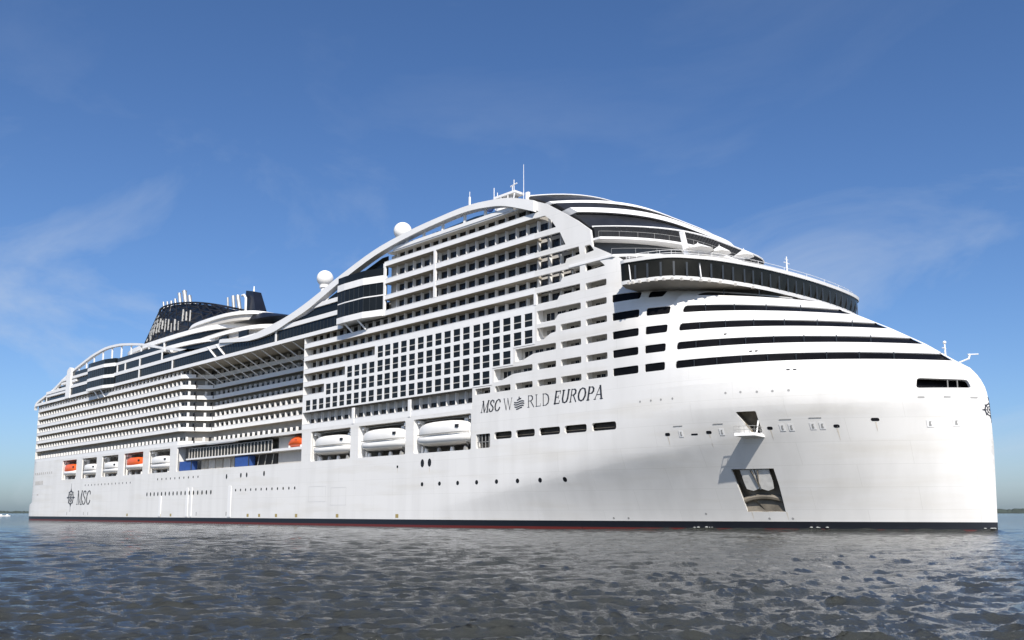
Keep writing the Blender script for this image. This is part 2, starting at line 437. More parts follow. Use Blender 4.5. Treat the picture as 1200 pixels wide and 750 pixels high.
xc = [1.0, 3.0] + list(np.arange(233, 333, 1.1))
zc = [1.6, 3, 4.5, 6, 7.5, 9, 10.5, 12, 13.5, 15, 16.5, 18, 19, 20, 20.8, 21.65, 22.4, 23.15, 23.8]
hull = plating('hull', outl, holes, M['hull'], ship, xcuts=xc, zcuts=zc)
# port side of the hull, plain mirrored plating
outl_p = [(1.0, -2.0), (60, -2)] + [(x, -2.0) for x in np.arange(235, 333, 2.0)] + stem + [(289.4, 37.9), (289.2, 41.3), (283.8, 46.9), (270.7, 56.9), (230, 57), (223, 48), (-2.5, 44), (-2.5, 21.9), (-1.6, 6.5), (-5.2, 4.2), (-5.4, 3.0), (-4.4, 1.6)]
plating('port_plating', outl_p, [band_poly(k, s0) for k, s0 in BANDS], M['hull'], ship, flip=-1, xcuts=np.arange(233, 333, 2.2), zcuts=[0, 6, 12, 18, 20, 22, 24])
# transom and stern
mb = MB()
edge = [(-2.5, 44.0), (-2.5, 21.9), (-2.2, 14), (-1.6, 6.5), (-3.6, 5.6), (-5.2, 4.2), (-5.4, 3.0), (-4.4, 1.6), (-1.5, -0.6), (1, -2)]
for (a, b), (c, d) in zip(edge, edge[1:]):
    mb.add([(a, -hb(a, b), b), (a, hb(a, b), b), (c, hb(c, d), d), (c, -hb(c, d), d)], [(0, 1, 2, 3)])
mb.build('transom', M['hull'], ship)

# ------------------------------------------------------------------ inside of the openings
# black glazing behind the windows of the forward house
for k, a, b in blackwin:
    m = MB(); skin_strip(m, a - .2, lambda z, b=b: b + .2, ROW[k] - .2, ROW[k] + 1.35, -.16, 8)
    m.build('black_window', M['black'], ship)
for k, s0 in BANDS:
    for sg in (-1, 1):
        m = MB(); skin_strip(m, s0 - .2, lambda z: itp(z, ST) - .15, ROW[k] - .2, ROW[k] + 1.3, -.16, 40)
        if sg > 0: m.v = [(x, -y, z) for x, y, z in m.v]
        o = m.build('window_band', M['black'], ship)
        if sg < 0:                                          # slim mullions standing in the band
            s_ = s0 + 3
            while s_ < itp(ROW[k], ST) - 3:
                for z_ in (ROW[k],):
                    mm = MB(); p = Vector((s_, -hb(s_, z_), z_)) + hn(s_, z_) * -.1
                    mm.box(p.x - .05, p.x + .05, p.y - .05, p.y + .05, z_, z_ + 1.05); mm.build('mullion', M['frame'], o)
                s_ += 3.4
# bow mooring-deck opening
m = MB(); skin_strip(m, 326.3, lambda z: 331.9 if z < 20.8 else 331.5, 19.8, 21.6, -1.2, 10); m.build('mooring_opening', M['black'], ship)
for i in range(2):
    m = MB(); s_ = 329.6 + i * .9
    p = Vector((s_, -hb(s_, 20.7), 20.0)) + hn(s_, 20.7) * -.4
    m.box(p.x - .06, p.x + .06, p.y - .06, p.y + .06, 19.9, 21.4); m.build('mooring_opening_post', M['grey'], ship)
# low promenade windows
for a, b in LOWWIN:
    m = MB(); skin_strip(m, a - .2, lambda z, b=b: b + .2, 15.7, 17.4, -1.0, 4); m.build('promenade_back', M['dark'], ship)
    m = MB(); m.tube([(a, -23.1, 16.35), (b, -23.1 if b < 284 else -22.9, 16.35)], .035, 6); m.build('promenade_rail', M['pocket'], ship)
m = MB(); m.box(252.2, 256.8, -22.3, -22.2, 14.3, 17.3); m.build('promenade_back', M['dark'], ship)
m = MB()
for i in range(4): m.box(252.9 + i * .95, 253.0 + i * .95, -23.2, -23.1, 14.5, 17.1)
m.box(252.6, 256.4, -23.2, -23.1, 15.6, 15.7); m.build('promenade_rail', M['grey'], ship)

# ------------------------------------------------------------------ lifeboat bays
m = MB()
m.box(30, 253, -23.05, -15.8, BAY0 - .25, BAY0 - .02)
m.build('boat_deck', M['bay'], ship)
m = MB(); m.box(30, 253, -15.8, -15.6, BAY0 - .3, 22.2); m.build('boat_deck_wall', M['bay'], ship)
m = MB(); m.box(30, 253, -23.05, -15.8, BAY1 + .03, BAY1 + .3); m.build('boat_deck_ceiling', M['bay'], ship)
edges_b = [31.6] + [(BAYS[i][1] + BAYS[i + 1][0]) / 2 for i in range(8)] + [252.0]
for i, x in enumerate(edges_b):
    m = MB(); w = 1.5 if 0 < i < 9 else .5
    m.box(x - w, x + w, -23.04, -20.6, BAY0, BAY1); m.box(x - .3, x + .3, -20.6, -15.8, BAY0, BAY1)
    m.build('bay_pillar', M['white'], ship)
for x0, x1 in BAYS[:5] + BAYS[6:]:                     # pipes and floods along the bay ceiling
    m = MB()
    for y in (-21.6, -19.5, -17.4): m.tube([(x0, y, 20.95), (x1, y, 20.95)], .14, 6)
    m.build('ceiling_pipe', M['grey'], ship)
    for xx in (x0 + .9, x1 - .9):
        m = MB(); m.prism_y([(xx - .35, 14.4), (xx + .35, 14.4), (xx + .25, 16.0), (xx + .25, 20.9), (xx - .25, 20.9), (xx - .25, 16.0)], -22.0, -21.5)
        m.box(xx - .2, xx + .2, -23.0, -21.5, 20.3, 20.9)
        m.build('davit', M['white'], ship)
    n = 4 if x1 - x0 > 15 else 3
    for i in range(n):
        xx = x0 + (x1 - x0) * (i + .7) / (n + .4)
        m = MB(); m.prism_y([(xx - .45, 14.4), (xx + .45, 14.4), (xx + .2, 15.3), (xx - .2, 15.3)], -22.6, -22.1)
        m.build('cradle', M['boatgrey' if i % 2 else 'boat'], ship)

def lifeboat(x0, x1, z0, z1, cy, hw, top, label, stripe=True):
    """enclosed lifeboat hanging in its bay"""
    L = x1 - x0; H = z1 - z0
    t = thing('lifeboat', label, 'lifeboat', ((x0 + x1) / 2, cy, z0), 'lifeboats hanging in the ship side bays')
    zs = z0 + H * .50
    def sec(u, w, za, zb, n=18, e=2.6):
        return [(u, w * (abs(math.cos(a)) ** (2 / e)) * (1 if math.cos(a) >= 0 else -1), (za + zb) / 2 + (zb - za) / 2 * (abs(math.sin(a)) ** (2 / e)) * (1 if math.sin(a) >= 0 else -1))
                for a in [2 * math.pi * k / n for k in range(n)]]
    # lower hull
    m = MB(); rings = []
    for u in (0, .02, .06, .14, .3, .5, .7, .86, .94, .98, 1):
        tpr = (1 - abs(2 * u - 1) ** 5) ** .5
        x = -L / 2 + L * u
        rings.append(sec(x, max(.05, hw * (.18 + .82 * tpr)), H * (.20 - .20 * tpr), H * (.50 + .02 * (1 - tpr)), e=2.4))
    m.loft(rings); hullb = m.build('boat_hull', M['boat'], t, True)
    # canopy
    m = MB(); rings = []
    for u in (0.01, .05, .12, .22, .35, .5, .65, .80, .89, .95, .99):
        k = 1 - abs(2 * u - 1) ** 3.2
        x = -L / 2 + L * u
        rings.append(sec(x, max(.05, hw * (.2 + .77 * k ** .6)), H * .28, H * (.55 + .45 * k ** .42), e=4.5))
    m.loft(rings); cano = m.build('boat_canopy', top, t, True)
    if stripe:
        m = MB()
        pts = [(-L / 2 + L * u, -hw * (.18 + .83 * (1 - abs(2 * u - 1) ** 5) ** .5) - .03, H * .47) for u in (.03, .1, .25, .5, .75, .9, .97)]
        m.tube(pts, .09, 6); m.build('fender', M['boatgrey'], hullb)
    nw = 1
    for i in range(nw):
        m = MB(); xx = L * .28
        m.box(xx, xx + .8, -hw * .93 - .02, -hw * .7, H * .66, H * .78); m.build('boat_window', M['door'], cano)
    m = MB(); m.prism_y([(L * .30, H * .88), (L * .38, H * .86), (L * .37, H * 1.06), (L * .31, H * 1.06)], -.6, .6); m.build('cockpit', top, cano)
    for sx in (-.36, .36):
        m = MB(); m.tube([(L * sx, 0, H * .8), (L * sx, 0, 20.9 - z0)], .07, 6); m.tube([(L * sx, -.4, H * .92), (L * sx, .4, H * .92)], .12, 6)
        m.build('lifting_hook', M['grey'], t)
    for sx in (-.42, .42):
        m = MB(); m.tube([(L * sx, -hw * .6, H * .1), (L * sx * .9, -hw * .2, -.3)], .12, 6); m.build('keel_skid', M['boatgrey'], hullb)
    return t
lifeboat(32.6, 46.1, 15.7, 19.8, -21.6, 2.3, M['orange'], 'orange-topped lifeboat in the aftmost bay, nearest the stern', False)
lifeboat(51.9, 64.8, 15.4, 19.2, -21.6, 2.3, M['boat'], 'small white lifeboat in the bay just forward of the aftmost orange one')
lifeboat(69.9, 83.1, 15.4, 19.2, -21.6, 2.3, M['boat'], 'small white lifeboat in the bay just behind the second orange one')
lifeboat(88.2, 102.4, 15.9, 19.8, -21.6, 2.3, M['orange'], 'orange-topped lifeboat between two white boats near the stern', False)
lifeboat(107.1, 121.3, 15.4, 19.4, -21.6, 2.4, M['boat'], 'white lifeboat in the bay beside the glazed gallery, forward of an orange boat')
lifeboat(196.5, 212.0, 15.7, 20.0, -21.5, 2.6, M['boat'], 'large white tender boat just forward of the small orange rescue boat')
lifeboat(215.3, 231.2, 15.7, 20.2, -21.5, 2.7, M['boat'], 'large white tender boat in the middle of the three forward bays')
lifeboat(234.4, 250.9, 15.7, 20.4, -21.5, 2.8, M['boat'], 'largest white tender boat in the foremost bay, beside the ship name')

# the long open bay amidships: gallery, lockers, containers, rescue boat
gal = MB(); gal.box(131.5, 178.5, -23.3, -17.0, 17.35, 17.75); gal.build('gallery_floor', M['white'], ship)
m = MB(); m.box(131.5, 177.0, -22.2, -22.1, 17.75, 20.5); m.build('gallery_glass', M['glass'], ship)
m = MB()
for i in range(27): x = 131.5 + i * 1.75; m.box(x - .07, x + .07, -22.5, -22.3, 17.75, 20.6)
m.box(131.5, 177.1, -22.5, -22.3, 20.45, 20.6); m.build('gallery_mullion', M['cabin'], ship)
m = MB(); m.box(144, 160, -23.4, -22.5, 21.0, 21.9); m.build('ceiling_locker', M['white'], ship)
for i in range(5):
    m = MB(); x = 137.5 + i * 4.3; m.box(x, x + 3.7, -21.5, -21.2, 14.4, 17.2); m.box(x + 1.7, x + 1.9, -21.56, -21.5, 14.5, 17.1); m.build('locker', M['cabin' if i % 2 else 'bay'], ship)
m = MB(); m.box(178.5, 192.3, -21.4, -21.2, 14.4, 21.1); m.build('davit_house', M['cabin'], ship)
m = MB(); m.box(178.5, 192.2, -23.2, -21.4, 17.5, 18.1); m.build('rescue_platform', M['white'], ship)
for x in (169.5, 173, 176.5):
    m = MB(); m.tube([(x, -22.0, 14.4), (x + .8, -22.0, 17.2)], .1, 6); m.build('gangway_frame', M['grey'], ship)
m = MB(); m.box(168.5, 178, -21.4, -21.3, 14.4, 17.2); m.build('locker', M['dark'], ship)
def container(x0, x1, label):
    t = thing('container', label, 'container', ((x0 + x1) / 2, -22, 14.4), 'blue containers on the boat deck')
    w = (x1 - x0) / 2
    m = MB(); m.box(-w, w, -.9, .9, .1, 2.7); m.build('container_shell', M['blue'], t)
    m = MB()
    n = int(w * 2 / .45)
    for i in range(n): x = -w + .2 + i * (2 * w - .4) / max(1, n - 1); m.box(x - .07, x + .07, -.95, -.9, .2, 2.6)
    m.build('corrugation', M['blue'], t)
    m = MB()
    for x in (-w, w):
        m.box(x - .12, x + .12, -1.0, 1.0, 0, .12); m.box(x - .12, x + .12, -1.0, -.82, .12, 2.8)
    m.build('corner_post', M['frame'], t)
container(126.8, 134.2, 'blue container beside the white lifeboat, under the aft end of the gallery')
container(159.4, 166.6, 'blue container under the middle of the gallery, forward of grey lockers')
t = thing('rescue_boat', 'small rounded orange rescue boat on a white platform beside a pillar', 'rescue boat', (188.3, -22.0, 18.1))
m = MB(); rings = []
for u in (-3.9, -3.6, -2.9, -1.6, 0, 1.6, 2.9, 3.6, 3.9):
    w = max(.05, 1.2 * (1 - (u / 4.0) ** 4)); h = 2.7 * (1 - (abs(u - .6) / 4.9) ** 2.2)
    rings.append([(u, w * math.cos(a), .15 + max(.12, h) * (.5 + .5 * math.sin(a))) for a in [2 * math.pi * k / 14 for k in range(14)]])
m.loft(rings); bh = m.build('boat_shell', M['orange'], t, True)
m = MB(); m.box(.3, 1.3, -1.16, -1.0, 1.35, 1.75); m.build('boat_window', M['door'], bh)
m = MB(); m.box(-2.8, -2.4, -.9, .9, 0, .5); m.box(2.4, 2.8, -.9, .9, 0, .5); m.build('cradle', M['boat'], t)

# ------------------------------------------------------------------ balcony decks
def rec(s, wall=False):
    if s <= 126: y = -23.5
    elif s >= 133.5: y = -16.5
    else: y = -20 - 3.5 * math.cos(math.pi * (s - 126) / 7.5)
    return y
pathAB = [(-2.6, -19.5), (-2.2, -22.0), (0.5, -23.3), (4, -23.5), (125.5, -23.5)] + [(126 + .5 * i, rec(126 + .5 * i)) for i in range(16)] + [(150, -16.5), (192.2, -16.5)]
def inset(path, d):
    P = [Vector(p) for p in path]; out = []
    for i, p in enumerate(P):
        t_ = (P[min(i + 1, len(P) - 1)] - P[max(i - 1, 0)]).normalized()
        out.append(tuple(p + Vector((-t_.y, t_.x)) * d))
    return out
back = inset(pathAB, 1.9)
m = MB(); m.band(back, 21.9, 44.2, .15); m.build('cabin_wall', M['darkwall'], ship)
ZR = [21.9] + D[:6]
for i, z in enumerate(ZR):
    zt = z + RAIL if i else 22.95
    p = pathAB if i else pathAB
    m = MB(); m.band(p, z, zt, .1); m.build('balcony_rail', M['rail'], ship, True)
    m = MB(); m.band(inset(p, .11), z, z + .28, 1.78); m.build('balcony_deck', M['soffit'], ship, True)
    m = MB(); m.band(inset(p, -.05), zt + .001, zt + .07, .2); m.build('handrail', M['rail'], ship, True)
doors, dividers = [], []                # (distance, list of boxes)
def dist(x, y, z): return (Vector((x, y, z)) - CAM).length
def divider(x, y0, y1, z0, z1): dividers.append((dist(x, y0, z0), (x - .05, x + .05, y0, y1, z0, z1)))
def door(x, y, z0, w=1.7, h=2.05):
    doors.append((dist(x, y, z0), (x, y, z0, w, h)))
for i, z in enumerate(ZR):
    zf = z + .28; zc_ = ZR[i + 1] if i + 1 < len(ZR) else 44.0
    x = 1.5; n = 0
    while x < 192:
        inrec = x > 126
        if True:
            y = rec(x); divider(x, y + .3, y + 1.0, zf, min(zc_, zf + 2.05))
            if x < 189: door(x + 1.4, y + 1.87, zf, 1.6, min(2.0, zc_ - zf - .2))
        else:
            pass
        x += 2.75; n += 1

# zone C: open balcony rows
def rowC(x0, x1, z0, z1, railtop, ends=None):
    m = MB(); m.box(x0, x1, -23.5, -23.38, z0, railtop); m.build('balcony_rail', M['rail'], ship)
    m = MB(); m.box(x0, x1, -23.37, -21.62, z0, z0 + .28); m.build('balcony_deck', M['soffit'], ship)
    m = MB(); m.box(x0, x1, -23.53, -23.34, railtop + .001, railtop + .08); m.build('handrail', M['rail'], ship)
def fillC(x0, x1, zf, zc_, ph=2.757, skipfirst=False, single=False):
    i = 0; x = 193.0 + math.ceil((x0 - 193.0) / ph) * ph
    while x < x1 - .2:
        divider(x, -22.35, -21.6, zf, zc_ - .12)
        if x + 2.2 < x1 + .5:
            door(x + 1.0, -21.63, zf, 1.6, min(2.8, zc_ - zf - .22)); door(x + 2.3, -21.63, zf, .7, min(2.8, zc_ - zf - .22))
        x += ph
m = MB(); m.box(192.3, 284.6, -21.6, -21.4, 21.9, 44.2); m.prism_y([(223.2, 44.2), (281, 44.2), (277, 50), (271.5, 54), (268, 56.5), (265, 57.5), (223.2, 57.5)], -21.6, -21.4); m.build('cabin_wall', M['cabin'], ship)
m = MB(); m.box(192.2, 192.35, -23.5, -14.6, 21.9, 44.1); m.build('end_wall', M['white'], ship)
rowC(192.4, 251.4, 21.91, 24, 23.05)
fillC(192.6, 251.4, 21.6, 25.8)
# grid rows: white frame with deep windows, balconies where the frame stops short
PITCH_W, X0W = 2.757, 193.55
GR = [(0, 22), (3, 24), (6, 26), (10, 26)]
win = []
for g, (i0, i1) in enumerate(GR):
    z0, z1 = D[g], D[g + 1]
    xs, xe = X0W + PITCH_W * i0 - .75, [256.9, 262.35, 267.75, 267.75][g]
    if g == 0: xs = 192.4
    poly = [(xs, z0), (xe, z0), (xe, z1), (xs, z1)]
    hl = []
    for i in range(i0, i1 + 1):
        a = X0W + PITCH_W * i + (.18 if i % 11 == 10 else 0)
        hl.append([(a, z0 + .38), (a + 1.96, z0 + .38), (a + 1.96, z0 + 2.8), (a, z0 + 2.8)]); win.append((a, z0 + .38, z0 + 2.8))
    plating('window_grid_frame', poly, hl, M['white'], ship, reveal=.3)
    if xs > 193:
        rowC(192.4, xs, z0, z1, z0 + RAIL)
        fillC(192.6, xs, z0 + .28, z1)
        divider(xs - .05, -23.45, -21.6, z0 + .28, z1)
for a, z0, z1 in win:
    m = MB(); m.box(a - .05, a + 2.01, -23.4, -23.32, z0 - .05, z1 + .05); w = m.build('window', M['glass'], ship)
    m = MB(); zm = z0 + 1.12; m.box(a, a + 1.96, -23.44, -23.405, zm - .08, zm + .08); m.build('window_bar', M['cabin'], w)
# balcony rows above the grid
rowC(192.4, 267.8, D[4], D[5], D[4] + RAIL); fillC(192.6, 278.4, D[4] + .28, D[5])
rowC(192.4, 267.8, D[5], D[6], D[5] + RAIL); fillC(192.6, 278.4, D[5] + .28, D[6])
rowC(223.2, 267.8, D[6], 47.6, 45.2); fillC(223.4, 278.4, D[6] + .28, 47.6)
rowC(223.2, 267.8, 47.6, 51.1, 48.5); fillC(223.4, 275, 47.9, 51.1)
rowC(223.2, 267.8, 51.1, 54.95, 52.1); fillC(223.4, 272.4, 51.4, 54.95)
rowC(223.2, 267.8, 54.95, 57.9, 55.85); fillC(223.4, 268, 55.2, 57.9)
m = MB(); m.prism_y([(226, 57.9), (262.5, 57.9), (262.0, 58.6), (226, 58.6)], -23.48, -23.36); m.build('balcony_rail', M['rail'], ship)
m = MB(); m.box(224, 266, -23.34, -8, 57.62, 57.9); m.build('top_deck', M['rail'], ship)
for x, z0, z1 in ((223.2, 44.2, 55.6), (240.0, 45.2, 54.95), (267.9, 39, 41.1)):
    m = MB(); m.box(x - .3, x + .3, -23.56, -23.1, z0, z1); m.build('facade_post', M['white'], ship)
for x, z0 in ((212.9, 21.9), (232.6, 21.9)):
    m = MB(); m.box(x - .4, x + .4, -23.6, -23.3, z0, 25.4); m.build('facade_post', M['white'], ship)
# cabin balconies behind the rounded slots
for k in range(7):
    z = D[k] - .05 if k else 23.7
    m = MB(); m.box(251.6 if k < 1 else 256.9, 284.6, -23.0, -21.62, ROW[k] - 1.0, ROW[k] - .8); m.build('balcony_deck', M['rail'], ship)
for k, a, b, poly in slots:
    divider(a - .3, -23.0, -21.6, ROW[k] - .8, ROW[k] + 1.8)
    x = a + 1.1
    while x < b - 1.0:
        door(x, -21.63, ROW[k] - .7, .8, 1.6); door(x + 1.0, -21.63, ROW[k] - .7, .8, 1.6); x += 2.9 if b - a < 6 else 2.6
divider(284.5, -23.0, -21.6, 23.6, 45)

def emit(lst, name, maker, material, sub=None):
    lst.sort(key=lambda e: e[0])
    rest = MB()
    for i, (_, a) in enumerate(lst):
        m = MB() if i < 100 else rest
        maker(m, a)
        if i < 100: m.build(name, M['curtain'] if name == 'balcony_door' and random.random() < .16 else material, ship)
    if len(lst) > 100: rest.build(name, material, ship, kind='stuff')
def mk_door(m, a):
    x, y, z, w, h = a
    m.box(x - w / 2, x - .03, y - .05, y + .02, z, z + h); m.box(x + .03, x + w / 2, y - .03, y + .02, z, z + h)
emit(doors, 'balcony_door', mk_door, M['door'])
emit(dividers, 'balcony_divider', lambda m, a: m.box(*a), M['rail'])

# ------------------------------------------------------------------ glazed promenade band above the balconies
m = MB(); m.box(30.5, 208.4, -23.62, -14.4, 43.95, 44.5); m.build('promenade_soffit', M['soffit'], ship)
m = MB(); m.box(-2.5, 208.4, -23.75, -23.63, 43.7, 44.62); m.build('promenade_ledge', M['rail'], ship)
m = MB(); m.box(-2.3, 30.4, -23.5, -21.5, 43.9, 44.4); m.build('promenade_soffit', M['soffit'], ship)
m = MB(); m.box(30.5, 208.2, -23.4, -23.3, 44.5, 47.2); m.build('promenade_glass', M['glass'], ship)
m = MB(); m.box(4.5, 30.4, -22.6, -22.5, 44.4, 46.4); m.build('promenade_glass', M['glass'], ship)
m = MB()
x = 32.0
while x < 208: m.box(x - .05, x + .05, -23.46, -23.41, 44.62, 47.2); x += 1.45
m.build('promenade_mullion', M['frame'], ship)
for x in (96, 120, 179, 57.5):
    m = MB(); m.box(x - .3, x + .3, -23.7, -23.47, 44.63, 47.2); m.build('facade_post', M['white'], ship)
for dx in (146, 151):
    m = MB(); m.tube([(dx + 1.5, -23.6, 44.6), (dx - 3.5, -23.6, 48.0)], .28, 8); m.build('raked_strut', M['white'], ship)
m = MB(); m.box(9.5, 208.2, -23.7, -21.0, 47.2, 48.25); m.build('promenade_fascia', M['rail'], ship)
m = MB(); m.box(56, 112.5, -23.4, -23.3, 48.25, 50.6); m.build('lounge_glass', M['glass'], ship)
m = MB(); m.box(38, 55, -22.9, -22.8, 48.25, 50.4); m.build('lounge_glass', M['glass'], ship)
m = MB(); m.prism_y([(184, 48.25), (208.2, 48.25), (208.2, 53.6), (199.5, 51.0), (192, 49.3)], -23.3, -23.2); m.build('lounge_glass', M['glass'], ship)
m = MB(); m.prism_y([(196, 50.3), (208.2, 50.3), (208.2, 51.3), (199.5, 51.3)], -23.66, -23.31); m.build('lounge_fascia', M['rail'], ship)
m = MB(); m.box(25, 114, -23.6, -21.0, 50.6, 51.5); m.build('lounge_fascia', M['rail'], ship)
for x in (78, 84.5, 96, 112.3):
    m = MB(); m.box(x - .25, x + .25, -23.66, -23.41, 48.25, 50.6); m.build('facade_post', M['white'], ship)
m = MB(); m.box(30, 112, -23.2, -23.12, 51.5, 53.0); m.build('deck_windbreak', M['glass'], ship)
m = MB(); m.box(113, 152, -23.4, -23.3, 48.25, 49.4); m.build('deck_windbreak', M['glass'], ship)
# terraces stepping down to the stern
m = MB(); m.box(9, 31, -23.5, -21, 46.2, 47.15); m.box(25, 40, -23.5, -21, 49.4, 50.2); m.build('stern_terrace', M['rail'], ship)
m = MB(); m.box(12, 30, -22.5, -22.4, 47.2, 49.4); m.box(27, 38, -22.5, -22.4, 50.2, 52); m.build('stern_glass', M['glass'], ship)
# inner house walls and closing roofs so nothing is hollow
m = MB(); m.box(-2, 192, -14.3, 23.3, 43.4, 43.9); m.box(30.5, 223, -21.0, 21.0, 47.3, 47.9); m.box(36, 113, -20.8, 20.8, 50.7, 51.3); m.box(192.5, 286, -21.4, 22, 43.3, 43.6)
m.build('weather_deck', M['cabin'], ship)
m = MB(); m.box(30, 223, -22.0, -21.9, 44.5, 47.2); m.box(36, 113, -21.9, -21.8, 48.25, 50.6); m.build('inner_wall', M['frame'], ship)
# struts under the overhang
for i in range(12):
    x = 131 + i * 5.0
    m = MB(); m.tube([(x, -23.3, 43.9), (x + 2.2, -16.6, 39.2)], .16, 6); m.build('overhang_strut', M['rail'], ship)

# glass towers standing proud of the side
def tower(x0, x1, out, zs, name='panorama_tower'):
    prof = lambda d: [(x0 - .6, -23.3), (x0, -23.5 - out * .9 - d), (x0 + 3, -23.5 - out - d), (x1 - 5, -23.5 - out * .85 - d), (x1, -23.6 - d), (x1, -22.5), (x0, -22.5)]
    for z0, z1, kind, d in zs:
        m = MB(); m.prism_z(prof(d), z0, z1); o = m.build(dict(g='tower_glass', w='tower_band', p='tower_parapet')[kind], M['glass' if kind != 'w' else 'rail'], ship)
        if kind == 'g':
            P = prof(d + .04)
            for a, b in zip(P[:4], P[1:5]):
                n = max(1, int((Vector(b) - Vector(a)).length / 1.5))
                for i in range(n):
                    p = Vector(a) + (Vector(b) - Vector(a)) * i / n; m = MB(); m.box(p.x - .05, p.x + .05, p.y - .03, p.y + .05, z0, z1); m.build('tower_mullion', M['frame'], o)
tower(208.4, 223.0, 1.9, [(44.2, 45.55, 'w', .25), (45.55, 48.6, 'g', 0), (48.6, 48.85, 'w', .06), (48.85, 51.5, 'g', 0), (51.5, 53.0, 'w', .2), (53.0, 54.7, 'p', 0)])
tower(56.5, 76.0, 1.9, [(43.6, 44.6, 'w', .25), (44.6, 46.95, 'g', 0), (46.95, 48.0, 'w', .2), (48.0, 50.6, 'g', 0), (50.6, 51.7, 'w', .2), (51.7, 53.3, 'p', 0)])
for x in (210.5, 215.5):
    m = MB(); m.tube([(x, -25.0, 44.4), (x + 1.6, -23.6, 42.1)], .2, 8); m.build('tower_strut', M['white'], ship)
for x in (62.0, 67.5):
    m = MB(); m.tube([(x, -25.0, 43.8), (x + 1.6, -23.6, 41.0)], .22, 8); m.build('tower_strut', M['white'], ship)
m = MB(); m.prism_y([(31.0, 43.8), (35.4, 43.8), (35.6, 54.3), (33.8, 55.0), (31.6, 54.0)], -23.9, -22.7); m.build('arch_pylon', M['white'], ship)

# ------------------------------------------------------------------ arches
def arch(name, outer, inner, y0, y1):
    m = MB(); n = len(outer)
    rings = [[(a[0], y0, a[1]), (a[0], y1, a[1]), (b[0], y1, b[1]), (b[0], y0, b[1])] for a, b in zip(outer, inner)]
    m.loft(rings); return m.build(name, M['white'], ship, True)
def smooth_curve(pts, n=4):
    out = []
    for i in range(len(pts) - 1):
        p0, p1, p2, p3 = [Vector(pts[max(0, min(len(pts) - 1, i + k))]) for k in (-1, 0, 1, 2)]
        for k in range(n):
            t_ = k / n
            out.append(tuple(.5 * (2 * p1 + (p2 - p0) * t_ + (2 * p0 - 5 * p1 + 4 * p2 - p3) * t_ ** 2 + (3 * p1 - p0 - 3 * p2 + p3) * t_ ** 3)))
    out.append(tuple(pts[-1])); return out
outer = [(150, 48.75), (152, 49.0), (165, 47.65), (175, 48.7), (184, 49.9), (191.6, 51.5), (199, 53.5), (206.9, 55.8), (219.8, 59.0), (231.7, 60.6), (242.7, 61.3), (250.3, 61.5), (256.4, 61.0), (262.1, 60.05), (268.15, 58.05)]
inner = [(150, 48.25), (151.5, 48.05), (166.5, 46.55), (178, 47.0), (185.5, 48.45), (193.7, 50.1), (200.4, 52.2), (208.2, 54.6), (220.6, 57.8), (232.2, 59.4), (242.9, 60.2), (250.2, 60.35), (255.9, 59.8), (261.0, 58.75), (268.15, 56.0)]
arch('side_arch', smooth_curve(outer), smooth_curve(inner), -24.15, -22.6)
ao = [(-4.5, 43.2), (-2.1, 45.6), (14.3, 48.6), (30.6, 52.9), (48, 56.2), (56, 57.4), (65.2, 58.2), (73, 58.1), (81.4, 57.5), (96.6, 55.4), (110.8, 52.5), (128, 49.5), (140, 48.3)]
ai = [(x + .3, z - .75) for x, z in ao]
arch('stern_arch', smooth_curve(ao), smooth_curve(ai), -23.4, -22.4)
def zin(pts, x):
    return float(np.interp(x, [p[0] for p in pts], [p[1] for p in pts]))
for x in (-1, 3, 8, 14, 20, 26, 41, 48, 55, 63, 71, 79, 87, 95, 103):
    zb = 44.4 if x < 9 else 47.1 if x < 25 else 50.2 if x < 31 else 51.5
    if zin(ai, x) - zb < .3: continue
    m = MB(); m.box(x - .22, x + .22, -23.1, -22.7, zb, zin(ai, x) + .1); m.build('arch_post', M['white'], ship)
for x in (230.5, 236, 242, 248.6, 254.5):
    m = MB(); m.box(x - .25, x + .25, -23.3, -22.9, 58.55, zin(inner, x) + .1); m.build('arch_post', M['white'], ship)
m = MB(); m.prism_y([(226, 58.0), (258, 58.0), (256, 59.6), (250, 60.0), (240, 59.6), (232, 59.0), (226, 58.4)], -21.6, -21.5); m.build('deck_windbreak', M['blueglass'], ship)
for x in (226.5, 228.2, 231.0, 238.0, 239.2, 244.0, 246.5, 251.6, 256.5):
    m = MB(); m.box(x - .3, x + .3, -22.3, -22.0, 57.9, 59.3); m.build('deck_locker', M['frame'], ship)
m = MB(); m.prism_y([(200, 52.2), (222.8, 53.4), (222.8, 57.6), (220.6, 57.6), (208.2, 54.5)], -22.2, -22.1); m.build('arch_infill', M['glass'], ship)

# ------------------------------------------------------------------ forward house above the side
def plan(tip, side, ymax, q=2.4, n=36, z=0, y0=None):
    y0 = -ymax if y0 is None else y0
    qp = 7.0
    out = []
    for i in range(n + 1):
        a = y0 + (ymax - y0) * i / n
        out.append((tip - (tip - side) * abs(a / ymax) ** (q if a < 0 else qp), a))
    return out
def tier(name, z0, c0, z1, c1, m_, th=None, smooth=True):
    """closed body between two curved plans"""
    m = MB()
    r0 = [(x, y, z0) for x, y in c0] + [(c0[-1][0] - 14, c0[-1][1] - 3, z0), (c0[0][0] - 14, c0[0][1] + 3, z0)]
    r1 = [(x, y, z1) for x, y in c1] + [(c1[-1][0] - 14, c1[-1][1] - 3, z1), (c1[0][0] - 14, c1[0][1] + 3, z1)]
    m.loft([r0, r1]); return m.build(name, m_, ship, smooth)
